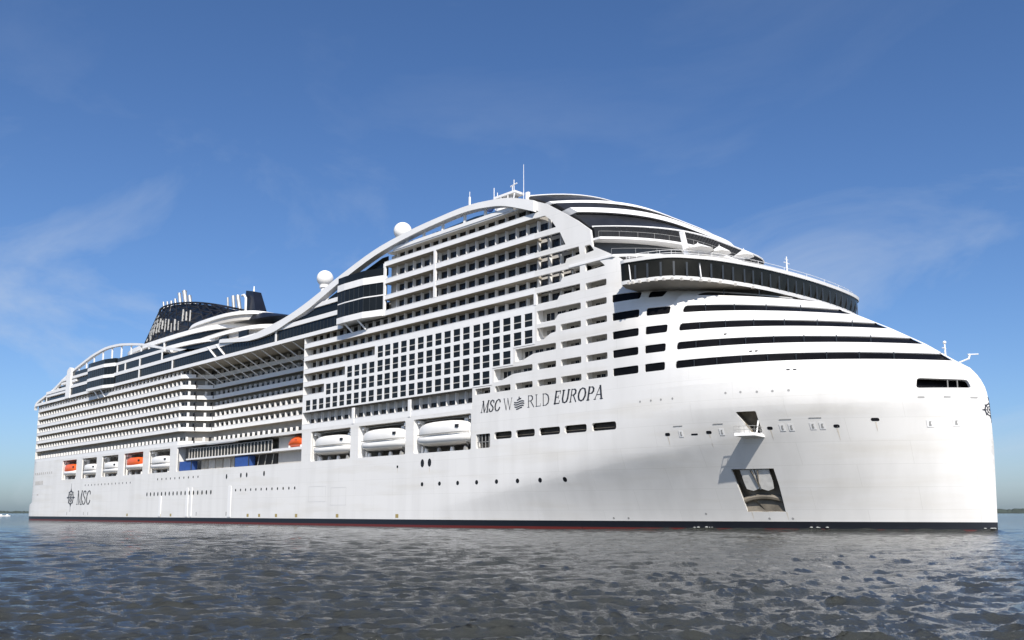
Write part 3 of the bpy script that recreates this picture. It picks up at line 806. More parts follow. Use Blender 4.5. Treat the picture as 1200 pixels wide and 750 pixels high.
# bridge with its wings
BPL = smooth_curve([(290.4, -26.5), (291.6, -26.2), (294.6, -25.3), (297.3, -23.8), (299.5, -20.6), (301.3, -16.8), (303.6, -8.5), (305.1, 2.4), (305.6, 12), (305.3, 20), (304.2, 24.5), (301.5, 27.0)], 5)
def bp(d):
    out = []
    for i_, p in enumerate(BPL):
        t_ = (Vector(BPL[min(i_ + 1, len(BPL) - 1)]) - Vector(BPL[max(0, i_ - 1)])).normalized()
        out.append((p[0] + t_.y * d, p[1] - t_.x * d))
    return out
def slab(name, poly_front, back, z0, z1, m_):
    m = MB(); P = list(poly_front) + [(back, poly_front[-1][1]), (back, poly_front[0][1])]
    m.prism_z(P, z0, z1); return m.build(name, m_, ship, False)
def bridge_loft(name, z0, d0, z1, d1, m_):
    m = MB()
    f = lambda d, z: [(x, y, z) for x, y in bp(d)] + [(289.6, 27.0 + d * .4, z), (289.6, -26.5 - d * .4, z)]
    m.loft([f(d0, z0), f(d1, z1)]); return m.build(name, m_, ship, True)
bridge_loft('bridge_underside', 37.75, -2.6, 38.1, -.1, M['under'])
bridge_loft('bridge_sill', 38.11, 0, 38.65, .12, M['rail'])
br = bridge_loft('bridge_glass', 38.66, -.1, 41.4, .3, M['bridgeglass'])
bridge_loft('bridge_roof', 41.41, .5, 41.9, .6, M['rail'])
P = bp(.35)
mm = MB()
Pd = smooth_curve(bp(.1), 3)
acc = 0
for a, b in zip(Pd, Pd[1:]):
    acc += (Vector(b) - Vector(a)).length
    if acc > 1.9:
        mm = MB(); acc = 0; t_ = (Vector(b) - Vector(a)).normalized(); nx, ny = t_.y, -t_.x
        mm.loft([[(a[0] + nx * o - t_.x * .16 , a[1] + ny * o - t_.y * .16, z) for o in (0,)] + [(a[0] + nx * .12 + d_ - t_.x * .16, a[1] + ny * .12 - t_.y * .16, z) for d_ in (0,)] +
                 [(a[0] + nx * .12 + t_.x * .16, a[1] + ny * .12 + t_.y * .16, z), (a[0] + t_.x * .16, a[1] + t_.y * .16, z)] for z, d_ in ((38.7, 0), (41.35, 0))]); mm.build('bridge_mullion', M['frame'], br)
for i, (x, y) in enumerate([(291.4, -26.5), (300.1, -20.2)]):
    m = MB(); m.tube([(x, y, 38.6), (x - .3, y, 41.4)], .1, 6); m.build('bridge_wing_post', M['rail'], ship)
for k in range(14):
    p = BPL[3 + k * 2]; m = MB(); m.box(p[0] - .1, p[0] + .25, p[1] - .3, p[1] + .1, 37.95, 38.35); m.build('sill_bracket', M['cabin'], ship)
# railing on the bridge roof
m = MB()
R_ = bp(-.4)
for h in (42.4, 42.85): m.tube([(x, y, h) for x, y in R_], .035, 5)
for x, y in R_[::3]: m.tube([(x, y, 41.9), (x, y, 42.88)], .03, 5)
m.build('bridge_roof_railing', M['rail'], ship)
m = MB(); m.tube([(304.2, -1.0, 41.9), (304.2, -1.0, 44.9)], .16, 8, .08); m.tube([(304.2, -1.9, 43.8), (304.2, -.1, 43.8)], .07, 6); m.tube([(304.2, -1.5, 44.4), (304.2, -.5, 44.4)], .06, 6); m.build('signal_mast', M['rail'], ship)
# terraces between the bridge and the glazed screen
deckA = plan(291.4, 282.6, 23.2, 2.6); deckB = plan(296.0, 285.6, 23.6, 2.8)
slab('terrace_deck', deckB, 276, 44.15, 44.55, M['rail'])
slab('terrace_deck', deckA, 274, 47.95, 48.3, M['rail'])
tier('terrace_glass', 41.92, plan(293.0, 284.8, 22.4, 2.6), 43.88, plan(293.0, 284.8, 22.4, 2.6), M['glass'])
tier('terrace_wall', 44.56, plan(289.0, 280.6, 22.0, 2.6), 47.9, plan(289.0, 280.6, 22.0, 2.6), M['frame'])
m = MB()
for i in range(9):
    y = -19 + i * 2.2; x = 289.4 - 8.4 * abs(y / 22.0) ** 2.6
    m.box(x, x + .5, y, y + 1.7, 44.6, 45.6)
m.build('planter', M['green'], ship)
m = MB()
for c_, z in ((deckA, 48.3), (deckB, 44.55)):
    c2 = [(x - .25, y) for x, y in c_]
    m.tube([(x, y, z + 1.0) for x, y in c2], .03, 5)
    for x, y in c2[::2]: m.tube([(x, y, z), (x, y, z + 1.0)], .025, 5)
m.build('terrace_railing', M['grey'], ship)
m = MB(); m.prism_y([(297.4, 41.9), (298.2, 41.9), (297.1, 46.6), (296.4, 46.6)], -20.4, -19.9); m.build('flag_fin', M['white'], ship)
# curved glass screen and dark sloping roof tiers
sc_ = tier('glass_screen', 48.31, plan(289.6, 281.0, 22.4, 2.6), 50.4, plan(291.2, 281.2, 22.8, 2.6), M['greyroof'])
mm = MB()
P0, P1 = plan(289.65, 281.0, 22.45, 2.6, 60), plan(291.25, 281.2, 22.85, 2.6, 60)
for (x0, y0), (x1, y1) in zip(P0, P1): mm.tube([(x0, y0, 48.4), (x1, y1, 50.4)], .05, 5)
mm.build('screen_mullion', M['frame'], sc_)
def trim(name, c_, z, r=.16):
    m = MB(); m.tube([(x, y, z) for x, y in c_], r, 6); m.build(name, M['rail'], ship, True)
trim('roof_trim', plan(291.3, 280.7, 22.9, 2.6), 50.5, .14)
tier('sloping_roof', 50.55, plan(290.4, 280.3, 22.9, 2.6), 53.9, plan(284.8, 276.6, 22.6, 2.8), M['greyroof'])
tier('roof_band', 53.95, plan(285.6, 277.4, 22.8, 2.8), 55.2, plan(284.6, 275.6, 22.7, 2.8), M['rail'])
tier('roof_louvre', 55.25, plan(283.2, 274.2, 22.4, 2.9), 57.0, plan(281.0, 272.0, 22.3, 3.0), M['greyroof'])
tier('roof_band', 57.05, plan(281.6, 271.4, 22.5, 3.0), 57.7, plan(280.8, 270.4, 22.4, 3.2), M['rail'])
tier('roof_louvre', 57.75, plan(279.8, 269.6, 22.2, 3.4), 59.9, plan(274.4, 265.6, 22.2, 4.2), M['greyroof'])
trim('roof_trim', plan(274.4, 265.6, 22.25, 4.2), 60.0, .12)
m = MB(); m.box(250, 266, -21.5, 21.5, 57.95, 59.7); m.build('roof_house', M['cabin'], ship)
m = MB(); m.box(264.3, 265.0, -22.2, -21.7, 58, 61.0); m.build('roof_post', M['rail'], ship)
m = MB(); m.box(240, 277, -20.0, 20.0, 43.6, 49.5); m.box(226, 266, -20.0, 20.0, 49.5, 57.4); m.build('core_house', M['cabin'], ship)

def tent(x, y, z, w, label):
    t = thing('parasol', label, 'parasol', (x, y, z), 'white parasols on the forward terrace')
    m = MB(); m.loft([[(w * math.cos(a), w * math.sin(a), 1.5) for a in [k * math.pi / 4 for k in range(8)]], [(.06 * math.cos(a), .06 * math.sin(a), 2.7) for a in [k * math.pi / 4 for k in range(8)]]]); m.build('parasol_canopy', M['canvas'], t)
    m = MB(); m.tube([(0, 0, 0), (0, 0, 2.9)], .06, 6); m.build('pole', M['rail'], t)
tent(298.6, -18.6, 41.9, 2.6, 'largest white parasol, beside the white fin on the bridge roof')
tent(300.2, -15.0, 41.9, 1.9, 'middle of the three white parasols on the bridge roof')
tent(301.9, -10.6, 41.9, 1.7, 'foremost white parasol, nearest the ship bow mast')
# ------------------------------------------------------------------ funnel and house aft
def oval(x0, x1, hw, z, e=3.0, n=40, cy=0):
    cx, a = (x0 + x1) / 2, (x1 - x0) / 2
    return [(cx + a * math.copysign(abs(math.cos(t)) ** (2 / e), math.cos(t)), cy + hw * math.copysign(abs(math.sin(t)) ** (2 / e), math.sin(t)), z) for t in [2 * math.pi * k / n for k in range(n)]]
def ovalt(name, segs, m_):
    m = MB(); m.loft([oval(*s_) for s_ in segs]); return m.build(name, m_, ship, True)
ovalt('funnel_house', [(48, 131, 15.5, 51.3), (48, 131, 15.5, 54.0)], M['glass'])
ovalt('house_band', [(44, 133, 16.2, 54.0), (44, 133, 16.2, 55.2)], M['rail'])
ovalt('house_glass', [(52, 127, 12.6, 55.2), (52, 127, 12.6, 58.4)], M['glass'])
ovalt('house_band', [(44, 129, 13.2, 58.4), (43, 129, 13.2, 59.8)], M['rail'])
ovalt('house_wall', [(90, 136, 10.5, 59.8), (90, 136, 10.5, 61.4)], M['cabin'])
ovalt('house_band', [(92, 137, 11, 61.4), (94, 136.5, 11, 62.4)], M['rail'])
ovalt('house_front', [(100, 152, 13, 51.3), (100, 150, 12.6, 56.2)], M['cabin'])
ovalt('house_band', [(100, 154, 13.6, 54.6), (100, 153, 13.4, 55.6)], M['rail'])
for x in (104, 116, 128, 140):
    m = MB(); m.box(x, x + 5, -13.4, -12.9, 52.0, 54.2); m.build('house_window', M['glass'], ship)
for x in (76, 79.5, 88):
    m = MB(); m.box(x, x + .7, -13.0, -12.5, 55.2, 58.4); m.build('house_post', M['white'], ship)
funnel = MB()
def fun(z, t):  # t 0..1 from base to rim
    pass
FB = [(44.5, 146, 9.0, 61.5), (46.5, 140, 8.8, 65.5), (51, 128, 8.4, 70.0), (54, 112, 8.0, 73.6), (56.0, 98, 7.6, 75.6)]
def funring(x0, x1, hw, z, n=44, drop=0.0):
    # rim falls away forwards
    pts = oval(x0, x1, hw, 0, 2.6, n)
    out = []
    for x, y, _ in pts:
        u = (x - x0) / (x1 - x0)
        out.append((x, y, z + (1.6 - u * u * 9.5) * drop))
    return out
rings = [funring(45.0, 150, 9.2, 60.0, drop=0), funring(48.3, 146, 9.0, 63.0, drop=.25), funring(53.3, 139, 8.8, 66.8, drop=.55), funring(57.6, 131, 8.4, 70.2, drop=.85), funring(60.6, 124, 8.0, 72.6, drop=1.0)]
core = [[(90 + (x - 90) * .965, y * .93, z - .3) for x, y, z in r] for r in rings]
m = MB(); m.loft(core); fo = m.build('funnel', M['navy'], ship, True)
# open lattice shell round the funnel
m = MB()
RR = []
for k in range(len(rings) - 1):
    for j in range(2):
        t_ = j / 2; RR.append([tuple(Vector(a) * (1 - t_) + Vector(b) * t_) for a, b in zip(rings[k], rings[k + 1])])
RR.append(rings[-1])
n = 44
def bar(a, b, r=.2):
    m.tube([a, b], r, 4)
for k in range(len(RR)):
    for i in range(n):
        if RR[k][i][0] > 122 or RR[k][i][1] > 6.5: continue
        j = (i + 1) % n
        if k + 1 < len(RR):
            bar(RR[k][i], RR[k + 1][(i + (1 if k % 2 else 0)) % n], .17)
            bar(RR[k][j], RR[k + 1][(j - (0 if k % 2 else 1)) % n], .17)
        if k in (0, len(RR) - 1): bar(RR[k][i], RR[k][j], .3)
m.build('funnel_lattice', M['lattice'], fo)
def fside(x, z):
    zz = [60.0, 63.0, 66.8, 70.2, 72.6]; x0 = float(np.interp(z, zz, [45, 48.3, 53.3, 57.6, 60.6])); x1 = float(np.interp(z, zz, [150, 146, 139, 131, 124])); hw = float(np.interp(z, zz, [9.2, 9, 8.8, 8.4, 8]))
    u = min(1, abs((x - (x0 + x1) / 2) / ((x1 - x0) / 2))); return -hw * max(0, 1 - u ** 2.6) ** (1 / 2.6)
# pale tubes seen through the lattice near the aft edge
m = MB()
for i in range(15):
    x = 55 + i * 2.8; h = random.uniform(.5, .85); zb = 63.2 + random.uniform(-.5, 2.2)
    m = MB(); m.tube([(x + 4, fside(x + 4, zb) - .12, zb), (x + 3.4, fside(x + 3.4, zb + 6 * h) - .05, zb + 6.0 * h)], random.choice([.18, .26, .34]), 6); m.build('service_pipe', M['grey'], fo)
m = MB()
for gx_ in range(5):
    for gz_ in range(5):
        x, z = 60.0 + gx_ * 1.4 + gz_ * 1.0, 64.6 + gz_ * 1.5
        if (gx_ - 2) ** 2 + (gz_ - 2) ** 2 > 5 or (gx_ + gz_) % 2 and random.random() < .3: continue
        y = fside(x, z) - .25
        m.prism_y([(x - .6, z), (x, z - .8), (x + .6, z), (x, z + .8)], y, y + .2)
m.build('funnel_crest', M['grey'], fo)
for x, zb, dx, zt, r in ((62.8, 70, -2.6, 78.4, .32), (66.2, 70, -2.7, 77.9, .36), (69.4, 70, -2.6, 77.6, .45), (72.6, 70, -2.6, 77.8, .45), (76.2, 70, -3.0, 79.3, .55), (80.6, 70, -3.4, 79.4, .75), (84.2, 70, -2.8, 77.0, .6), (88, 69, -1.4, 73.4, .5)):
    m = MB(); m.tube([(x, -2.0, zb), (x + dx, -2.0, zt)], r, 10); m.tube([(x + dx * .985, -2.0, zt - .12), (x + dx, -2.0, zt + .02)], r * 1.12, 10); m.build('exhaust_pipe', M['steel'], fo, True)
for x, zb, xt, zt, r in ((110.4, 66, 109.6, 71.5, .35), (114.6, 65, 113.2, 71.4, .55), (118.8, 64, 116.3, 71.0, .65)):
    m = MB(); m.tube([(x, -2.0, zb), (xt, -2.0, zt)], r, 10); m.build('exhaust_pipe', M['steel'], fo, True)
m = MB(); m.loft([[(120.6, -2.2, 62), (129.0, -2.2, 62), (129.0, 2.2, 62), (120.6, 2.2, 62)], [(120.5, -1.4, 72.0), (124.9, -1.4, 71.0), (124.9, 1.4, 71.0), (120.5, 1.4, 72.0)]]); tw = m.build('funnel_mast', M['navy'], ship)
m = MB(); m.tube([(122.9, 0, 71), (122.9, 0, 73.2)], .35, 8, .15); m.build('mast_light', M['rail'], tw)
m = MB(); m.tube([(120.3, -2.6, 70.2), (121.6, -2.6, 70.2), (122.8, -2.6, 69.0), (123.0, -2.6, 64.0)], .36, 8); m.build('vent_pipe', M['rail'], tw, True)
# ------------------------------------------------------------------ radomes, mast, antennas
for x, z in ((191.6, 59.3), (222.2, 64.2)):
    m = MB(); m.lathe((x, -18, z), [(1.05, -1.7), (1.0, -1.6)] , 24); m.sphere((x, -18, z), 2.0, 28); ra = m.build('radome', M['canvas'], ship, True)
    m = MB(); m.lathe((x, -18, z), [(1.2, -12), (1.0, -2.6), (1.3, -2.4), (1.3, -1.75)], 20); m.build('radome_pedestal', M['white'], ra, True)
m = MB(); m.lathe((236.5, 0, 0), [(3.4, 59.8), (2.4, 70.1)], 20); m.build('mast_base', M['white'], ship, True)
m = MB(); m.box(234.4, 240.2, -1.6, 1.6, 70.0, 70.7); m.box(233.8, 240.6, -1.5, 1.5, 72.7, 73.2)
for x in (234.0, 236, 238.4, 240.4):
    m.tube([(x + (.5 if x < 237 else -.5), -1.3, 70.6), (x, -1.3, 72.8)], .16, 6)
mast = m.build('radar_mast', M['white'], ship)
m = MB(); m.box(235.3, 239.2, -1.0, 1.0, 70.7, 72.7); m.build('mast_house', M['cabin'], mast)
for x, h in ((233.9, 75.4), (240.3, 75.6), (239.8, 74.4), (235, 74.0)):
    m = MB(); m.tube([(x, -1.4, 73.1), (x, -1.4, h)], .09, 6); m.build('whip_antenna', M['rail'], mast)
m = MB(); m.tube([(239.2, -1.4, 74.3), (241.2, -1.4, 74.6)], .14, 6); m.build('radar_bar', M['rail'], mast)
m = MB(); m.tube([(242.4, -.5, 62), (242.4, -.5, 78.8)], .11, 6, .05); m.build('whip_antenna', M['rail'], mast)
m = MB(); m.sphere((232.6, -1.5, 70.9), .9, 14); m.build('satellite_dish', M['blue'], mast, True)
m = MB(); m.tube([(249.3, -22.5, 60.5), (249.3, -22.5, 63.9)], .22, 8); m.tube([(249.3, -22.5, 63.8), (249.3, -22.5, 65.0)], .06, 6); m.build('arch_mast', M['rail'], ship)
# bow mast and searchlight
m = MB(); m.tube([(327.9, 0, 24.2), (327.9, 0, 27.2)], .17, 8, .1); m.tube([(327.9, -.9, 26.4), (327.9, .3, 26.4)], .09, 6); m.sphere((327.9, 0, 27.3), .25, 8); m.build('bow_mast', M['rail'], ship, True)
m = MB(); m.tube([(328.6, 1.6, 24.2), (330.2, 2.4, 24.9)], .12, 6); m.tube([(330.2, 2.2, 25.5), (331.2, 3.6, 25.6)], .09, 6); m.tube([(330.2, 2.4, 24.8), (330.4, 2.6, 25.6)], .14, 6); m.build('bow_crane', M['rail'], ship)

# ------------------------------------------------------------------ hull details
def on_hull(name, poly, m_, off=.02, parent=hull):
    m = MB(); skin(m, poly, off); return m.build(name, m_, parent)
def disc(s_, z_, r, e=1.0, n=10): return [(s_ + r * math.cos(2 * math.pi * k / n), z_ + r * e * math.sin(2 * math.pi * k / n)) for k in range(n)]
for a, b, z, n, r, e in ((107, 148, 8.2, 17, .42, 1.5), (159, 190, 8.5, 13, .3, 1.2), (114, 140, 12.5, 10, .28, 1.2), (56, 94, 12.0, 14, .26, 1.3), (237, 274, 8.3, 8, .42, 1.0)):
    for i in range(n):
        s_ = a + (b - a) * i / (n - 1); on_hull('porthole', disc(s_, z, r, e), M['door'])
for s_, z, r, e in ((156.4, 12.1, .42, 1.6), (164.0, 12.2, .42, 1.5), (167.0, 12.2, .42, 1.5), (175.6, 12.3, .42, 1.6), (237.0, 12.4, .55, 1.5), (239.2, 12.45, .55, 1.5), (229, 12.0, .3, 1.0)):
    on_hull('porthole', disc(s_, z, r, e), M['door'])
for s_, z in ((290.4, 19.9), (292.4, 19.9), (294.2, 19.9), (296.2, 19.9), (304.5, 20.1), (306.6, 20.1), (308.8, 20.0), (310.8, 20.0), (312.8, 20.0), (281, 1.9), (283.6, 1.9), (296.4, 2.6), (305.4, 1.9), (308.6, 1.9)):
    on_hull('scupper', disc(s_, z, .17), M['grey'])
for s_, z, w, h in ((294.6, 14.6, .8, .45), (301.0, 14.6, .8, .45), (298.8, 14.4, 1.0, .25), (309.4, 14.85, .7, .45), (317.4, 14.9, .7, .45), (321.8, 15.7, .9, .45), (312.7, 23.0, .45, .2), (313.5, 23.0, .45, .2), (307.5, 26.2, .4, .2), (308.2, 26.2, .4, .2), (303.5, 29.3, .4, .2)):
    on_hull('fairlead', rrect(s_ - w / 2, s_ + w / 2, z - h / 2, z + h / 2, h * .4), M['door'], .02 if z < 24 else .03)
for s_, z in ((326.9, 18.7), (329.4, 18.75), (331.9, 18.7)):
    on_hull('fairlead', rrect(s_ - .35, s_ + .35, z - .13, z + .13, .1), M['grey'])
for s_, z in ((296.8, 14.6), (302.9, 14.6), (311.0, 14.9), (312.1, 14.9), (314.7, 15.0), (315.8, 15.0), (327.4, 15.1), (330.0, 15.2)):
    o = on_hull('mooring_door', [(s_ - .35, z - .5), (s_ + .35, z - .5), (s_ + .35, z + .5), (s_ - .35, z + .5)], M['rail'], .05)
    on_hull('mooring_bitt', [(s_ - .15, z - .3), (s_ + .12, z - .3), (s_ + .05, z + .05), (s_ + .15, z + .3), (s_ - .1, z + .3)], M['grey'], .09, hull)
for s_, z in ((296.5, 15.75), (302.6, 15.75), (311.6, 16.0), (315.2, 16.1)):
    on_hull('mooring_eyebrow', rrect(s_ - .75, s_ + .75, z - .06, z + .06, .05), M['grey'], .05)
for s_ in (168.3, 174, 182, 191, 207.8, 229.1, 117, 124, 93):
    on_hull('draught_mark', [(s_ - .5, 1.75), (s_ + .5, 1.75), (s_ + .5, 2.5), (s_ - .5, 2.5)], M['yellow'])
for s_ in (40, 56, 60, 140, 157):
    on_hull('draught_mark', [(s_ - .2, 2.0), (s_ + .2, 2.0), (s_ + .2, 3.0), (s_ - .2, 3.0)], M['grey'])
for s_, w in ((116.5, 1.5), (134, 1.4), (136.6, .8), (158.5, 1.6)):
    m = MB(); m.box(s_ - w / 2, s_ + w / 2, -23.62, -23.5, 1.7, 9.6 if s_ > 120 else 7.5); m.build('rubbing_strake', M['white'], hull)
for i in range(9):
    on_hull('stern_vent', [(2.5 + i * 2.3, 17.0), (3.5 + i * 2.3, 17.0), (3.5 + i * 2.3, 17.8), (2.5 + i * 2.3, 17.8)], M['cabin'])
for i in range(6):
    on_hull('stern_vent', [(4 + i * 1.5, 13.2), (4.8 + i * 1.5, 13.2), (4.8 + i * 1.5, 14.6), (4 + i * 1.5, 14.6)], M['cabin'])
on_hull('stern_name_plate', [(1, 9.2), (8, 9.2), (8, 9.7), (1, 9.7)], M['cabin'])
for s0, s1, z0, z1 in ((196, 203, 5.2, 8.6), (205, 211, 4.4, 8.2)):
    m = MB()
    for q_ in ([(s0, z0), (s1, z0), (s1, z0 + .08), (s0, z0 + .08)], [(s0, z1), (s1, z1), (s1, z1 + .08), (s0, z1 + .08)], [(s0, z0), (s0 + .12, z0), (s0 + .12, z1), (s0, z1)], [(s1 - .12, z0), (s1, z0), (s1, z1), (s1 - .12, z1)]): skin(m, q_, .02)
    m.build('shell_door_seam', M['frost'], hull)

# rust weeping below fittings
rust = mat('rust_streak', (0.63, 0.58, 0.50), .7, var=.1, vscale=1.0)
for s_, z0, l_ in ((294.6, 14.3, 1.6), (301.0, 14.3, 2.0), (309.4, 14.6, 1.5), (317.4, 14.6, 1.8), (321.8, 15.4, 1.4), (308.0, 2.85, 1.2), (303.2, 2.85, 1.2), (239.2, 11.5, 1.3), (229, 11.6, 1.0), (164, 11.5, 1.5)):
    on_hull('rust_streak', [(s_ - .09, z0), (s_ + .09, z0), (s_ + .05, z0 - l_ * .6), (s_, z0 - l_), (s_ - .04, z0 - l_ * .7)], rust, .015)
# anchor pocket: sunk box with a curved lower lip, and the anchor stowed in it
def hp(s_, z_, d): return Vector((s_, -hb(s_, z_), z_)) + hn(305, 6) * -d
ring0 = [hp(s_, z_, .0) for s_, z_ in POCKET]
ring1 = [hp(s_, z_, 1.7 if z_ > 3.5 else .25) for s_, z_ in POCKET]
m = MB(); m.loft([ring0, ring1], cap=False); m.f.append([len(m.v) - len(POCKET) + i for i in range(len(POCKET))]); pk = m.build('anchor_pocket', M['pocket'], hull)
m = MB(); pts = []
for i in range(9):
    s_ = 302.6 + 5.3 * i / 8; pts.append(hp(s_, 4.6 - .5 * abs(i / 4 - 1) ** 2 + .25, .7))
m.tube(pts, .45, 8); m.build('bolster', M['pocket'], pk, True)
an = thing('anchor', 'white-grey anchor stowed in a dark recess low on the bow', 'anchor', tuple(hp(305.4, 7.3, .8)))
o0 = Vector(an.location)
def ap(s_, z_, d): return hp(s_, z_, d) - o0
m = MB()
for a, b in ((303.4, 305.25), (305.45, 307.3)):
    f = [ap(a, 8.95, .3), ap(b, 8.95, .3), ap(b + .05, 7.2, .25), ap(b - .1, 6.2, .2), ap((a + b) / 2, 5.9, .2), ap(a + .1, 6.2, .2), ap(a, 7.2, .25)]
    bk = [p + hn(305, 6) * -.35 for p in f]
    m.loft([f, bk])
m.build('fluke', M['anchor'], an)
m = MB(); m.tube([ap(305.35, 9.1, 1.0), ap(305.35, 6.0, .6)], .2, 8); m.build('shank', M['anchor'], an)
m = MB(); m.tube([ap(304.9, 8.9, .2), ap(305.35, 6.6, .12), ap(305.8, 8.9, .2)], .12, 8); m.build('crown', M['pocket'], an, True)
# open mooring hatch and its folded-down platform
m = MB(); r0 = [Vector((s_, -hb(s_, z_), z_)) for s_, z_ in HATCH]; r1 = [p + hn(306.5, 15.5) * -1.8 for p in r0]
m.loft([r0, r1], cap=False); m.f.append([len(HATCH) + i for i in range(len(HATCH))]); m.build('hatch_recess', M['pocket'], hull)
nn = hn(306, 13.6); tt = Vector((nn.y, -nn.x, 0)).normalized() * -1
a0, a1 = Vector((305.7, -hb(305.7, 13.6), 13.6)), Vector((308.4, -hb(308.4, 13.6), 13.6))
outv = Vector((nn.x, nn.y, 0)).normalized() * 2.9 + Vector((-1.2, 0, .15))
m = MB(); top = [a0 - outv * .1, a1 - outv * .1, a1 + outv, a0 + outv * .95]
m.loft([[p for p in top], [p + Vector((0, 0, .45)) for p in top]]); pf = m.build('mooring_platform', M['rail'], hull)
m = MB()
for p, q_ in ((top[2], top[3]), (top[1], top[2])):
    for h in (.9, 1.4): m.tube([p + Vector((0, 0, h)), q_ + Vector((0, 0, h))], .04, 5)
    for k in range(5): w = p + (q_ - p) * k / 4; m.tube([w + Vector((0, 0, .4)), w + Vector((0, 0, 1.42))], .04, 5)
m.build('platform_railing', M['grey'], pf)
m = MB(); m.tube([a1 + outv * .8 + Vector((0, 0, .4)), Vector((308.2, -hb(308.2, 16), 16.0)) - nn * .3], .12, 6); m.build('platform_stay', M['rail'], pf)

# ------------------------------------------------------------------ lettering
GL = {  # strokes: (x0,z0,x1,z1,width) in a unit-high letter; arcs as polylines
 'M': (.95, [((.08, 0), (.14, 1), .07), ((.14, 1), (.44, .03), .15), ((.44, .03), (.80, 1), .06), ((.80, 1), (.80, 0), .15), ((-.02, .02), (.2, .02), .05), ((.66, .02), (.95, .02), .05), ((0.02, .98), (.2, .98), .05), ((.74, .98), (.95, .98), .05)]),
 'S': (.62, [[(.52, .78), (.46, .93), (.30, .98), (.14, .90), (.10, .74), (.20, .60), (.38, .48), (.50, .34), (.50, .18), (.38, .05), (.22, .02), (.08, .10), (.04, .26)]]),
 'C': (.72, [[(.64, .74), (.56, .92), (.40, .98), (.20, .88), (.09, .66), (.07, .42), (.14, .18), (.30, .03), (.46, .03), (.60, .16), (.66, .30)]]),
 'W': (.98, [((.04, 1), (.28, 0), .10), ((.28, 0), (.49, .98), .05), ((.47, 1), (.70, 0), .10), ((.70, 0), (.94, 1), .05), ((-.03, .98), (.16, .98), .04), ((.86, .98), (1.0, .98), .04)]),
 'R': (.74, [((.14, 0), (.14, 1), .10), [(.14, .97), (.42, .97), (.56, .86), (.56, .66), (.42, .54), (.14, .53)], ((.36, .53), (.70, 0), .10), ((.02, .02), (.26, .02), .04)]),
 'L': (.62, [((.14, 0), (.14, 1), .10), ((.05, .02), (.56, .02), .05), ((.56, 0), (.58, .22), .04), ((.03, .98), (.26, .98), .04)]),
 'D': (.80, [((.14, 0), (.14, 1), .10), [(.08, .97), (.40, .97), (.62, .82), (.70, .5), (.62, .18), (.40, .03), (.08, .03)]]),
 'E': (.70, [((.16, 0), (.16, 1), .16), ((.06, .03), (.62, .03), .07), ((.10, .97), (.64, .97), .07), ((.16, .52), (.48, .52), .06), ((.61, 0), (.64, .24), .06), ((.62, 1), (.60, .76), .06), ((.47, .40), (.47, .64), .05)]),
 'U': (.80, [[(.17, 1), (.15, .34), (.24, .08), (.42, .03), (.60, .10), (.68, .34), (.70, 1)], ((.02, .98), (.32, .98), .05), ((.58, .98), (.84, .98), .05)]),
 'O': (.86, [[(.42, .98), (.20, .88), (.09, .62), (.09, .36), (.20, .12), (.42, .02), (.62, .10), (.76, .36), (.76, .62), (.64, .90), (.42, .98)]]),
 'P': (.70, [((.16, 0), (.16, 1), .16), [(.14, .97), (.46, .97), (.60, .84), (.60, .64), (.46, .50), (.16, .49)], ((.02, .02), (.32, .02), .05)]),
 'A': (.84, [((.06, 0), (.44, 1), .06), ((.44, 1), (.72, 0), .16), ((.2, .34), (.6, .34), .05), ((-.04, .02), (.18, .02), .05), ((.56, .02), (.86, .02), .05)]),
}
def strokes(m, gl, x, z, h, sx, shear, bold, off):
    w, st = GL[gl]
    def pt(p): return (x + (p[0] * sx + p[1] * shear) * h, z + p[1] * h)
    for s_ in st:
        if isinstance(s_, tuple):
            segs = [(s_[0], s_[1], s_[2] * bold)]
        else:
            segs = []
            for a, b in zip(s_, s_[1:]):
                vert = abs(b[1] - a[1]) / (math.hypot(b[0] - a[0], b[1] - a[1]) + 1e-6)
                segs.append((a, b, (.055 + .10 * vert) * bold))
        for a, b, wd in segs:
            A, Bp = Vector(pt(a)), Vector(pt(b)); d = (Bp - A); L_ = d.length
            if L_ < 1e-6: continue
            d /= L_; n_ = Vector((-d.y, d.x)) * wd * h * .5; e = d * wd * h * .18
            skin(m, [tuple(A - e - n_), tuple(Bp + e - n_), tuple(Bp + e + n_), tuple(A - e + n_)], off)
def text(m, s, x, z, h, sx, shear, bold, gap=.08, off=.03):
    for ch in s:
        if ch == ' ': x += .4 * h * sx; continue
        strokes(m, ch, x, z, h, sx, shear, bold, off + random.uniform(0, .004)); x += (GL[ch][0] * sx + gap) * h
    return x
# ship name, fitted between s 254.2 and 284.2
m = MB(); text(m, 'MSC', 253.9, 21.0, 2.15, .98, .20, 1.0, .05); nm = m.build('ship_name_lettering', M['ink'], hull)
m = MB(); text(m, 'W', 260.0, 21.0, 2.1, 1.05, 0, .8); text(m, 'RLD', 265.9, 21.0, 2.1, 1.1, 0, .8, .1); m.build('ship_name_lettering', M['ink'], hull)
m = MB(); text(m, 'EUROPA', 272.1, 21.05, 2.2, .98, .20, 1.05, .08); m.build('ship_name_lettering', M['ink'], hull)
m = MB()                                            # globe made of waves, standing for the O
gx, gz = 263.9, 21.9
for i, (w, dz) in enumerate(((.75, -.85), (1.15, -.48), (1.3, -.08), (1.25, .3), (.55, .75))):
    for k in range(6):
        x0 = gx - w + 2 * w * k / 6; x1 = gx - w + 2 * w * (k + 1) / 6
        f = lambda x: gz + dz + .13 * math.sin((x - gx) * 2.4)
        skin(m, [(x0, f(x0) - .11), (x1, f(x1) - .11), (x1, f(x1) + .11), (x0, f(x0) + .11)], .03)
skin(m, [(gx - .22, gz + .9), (gx + .22, gz + .9), (gx + .02, gz + 1.35)], .03)
m.build('globe_emblem', M['ink'], hull)
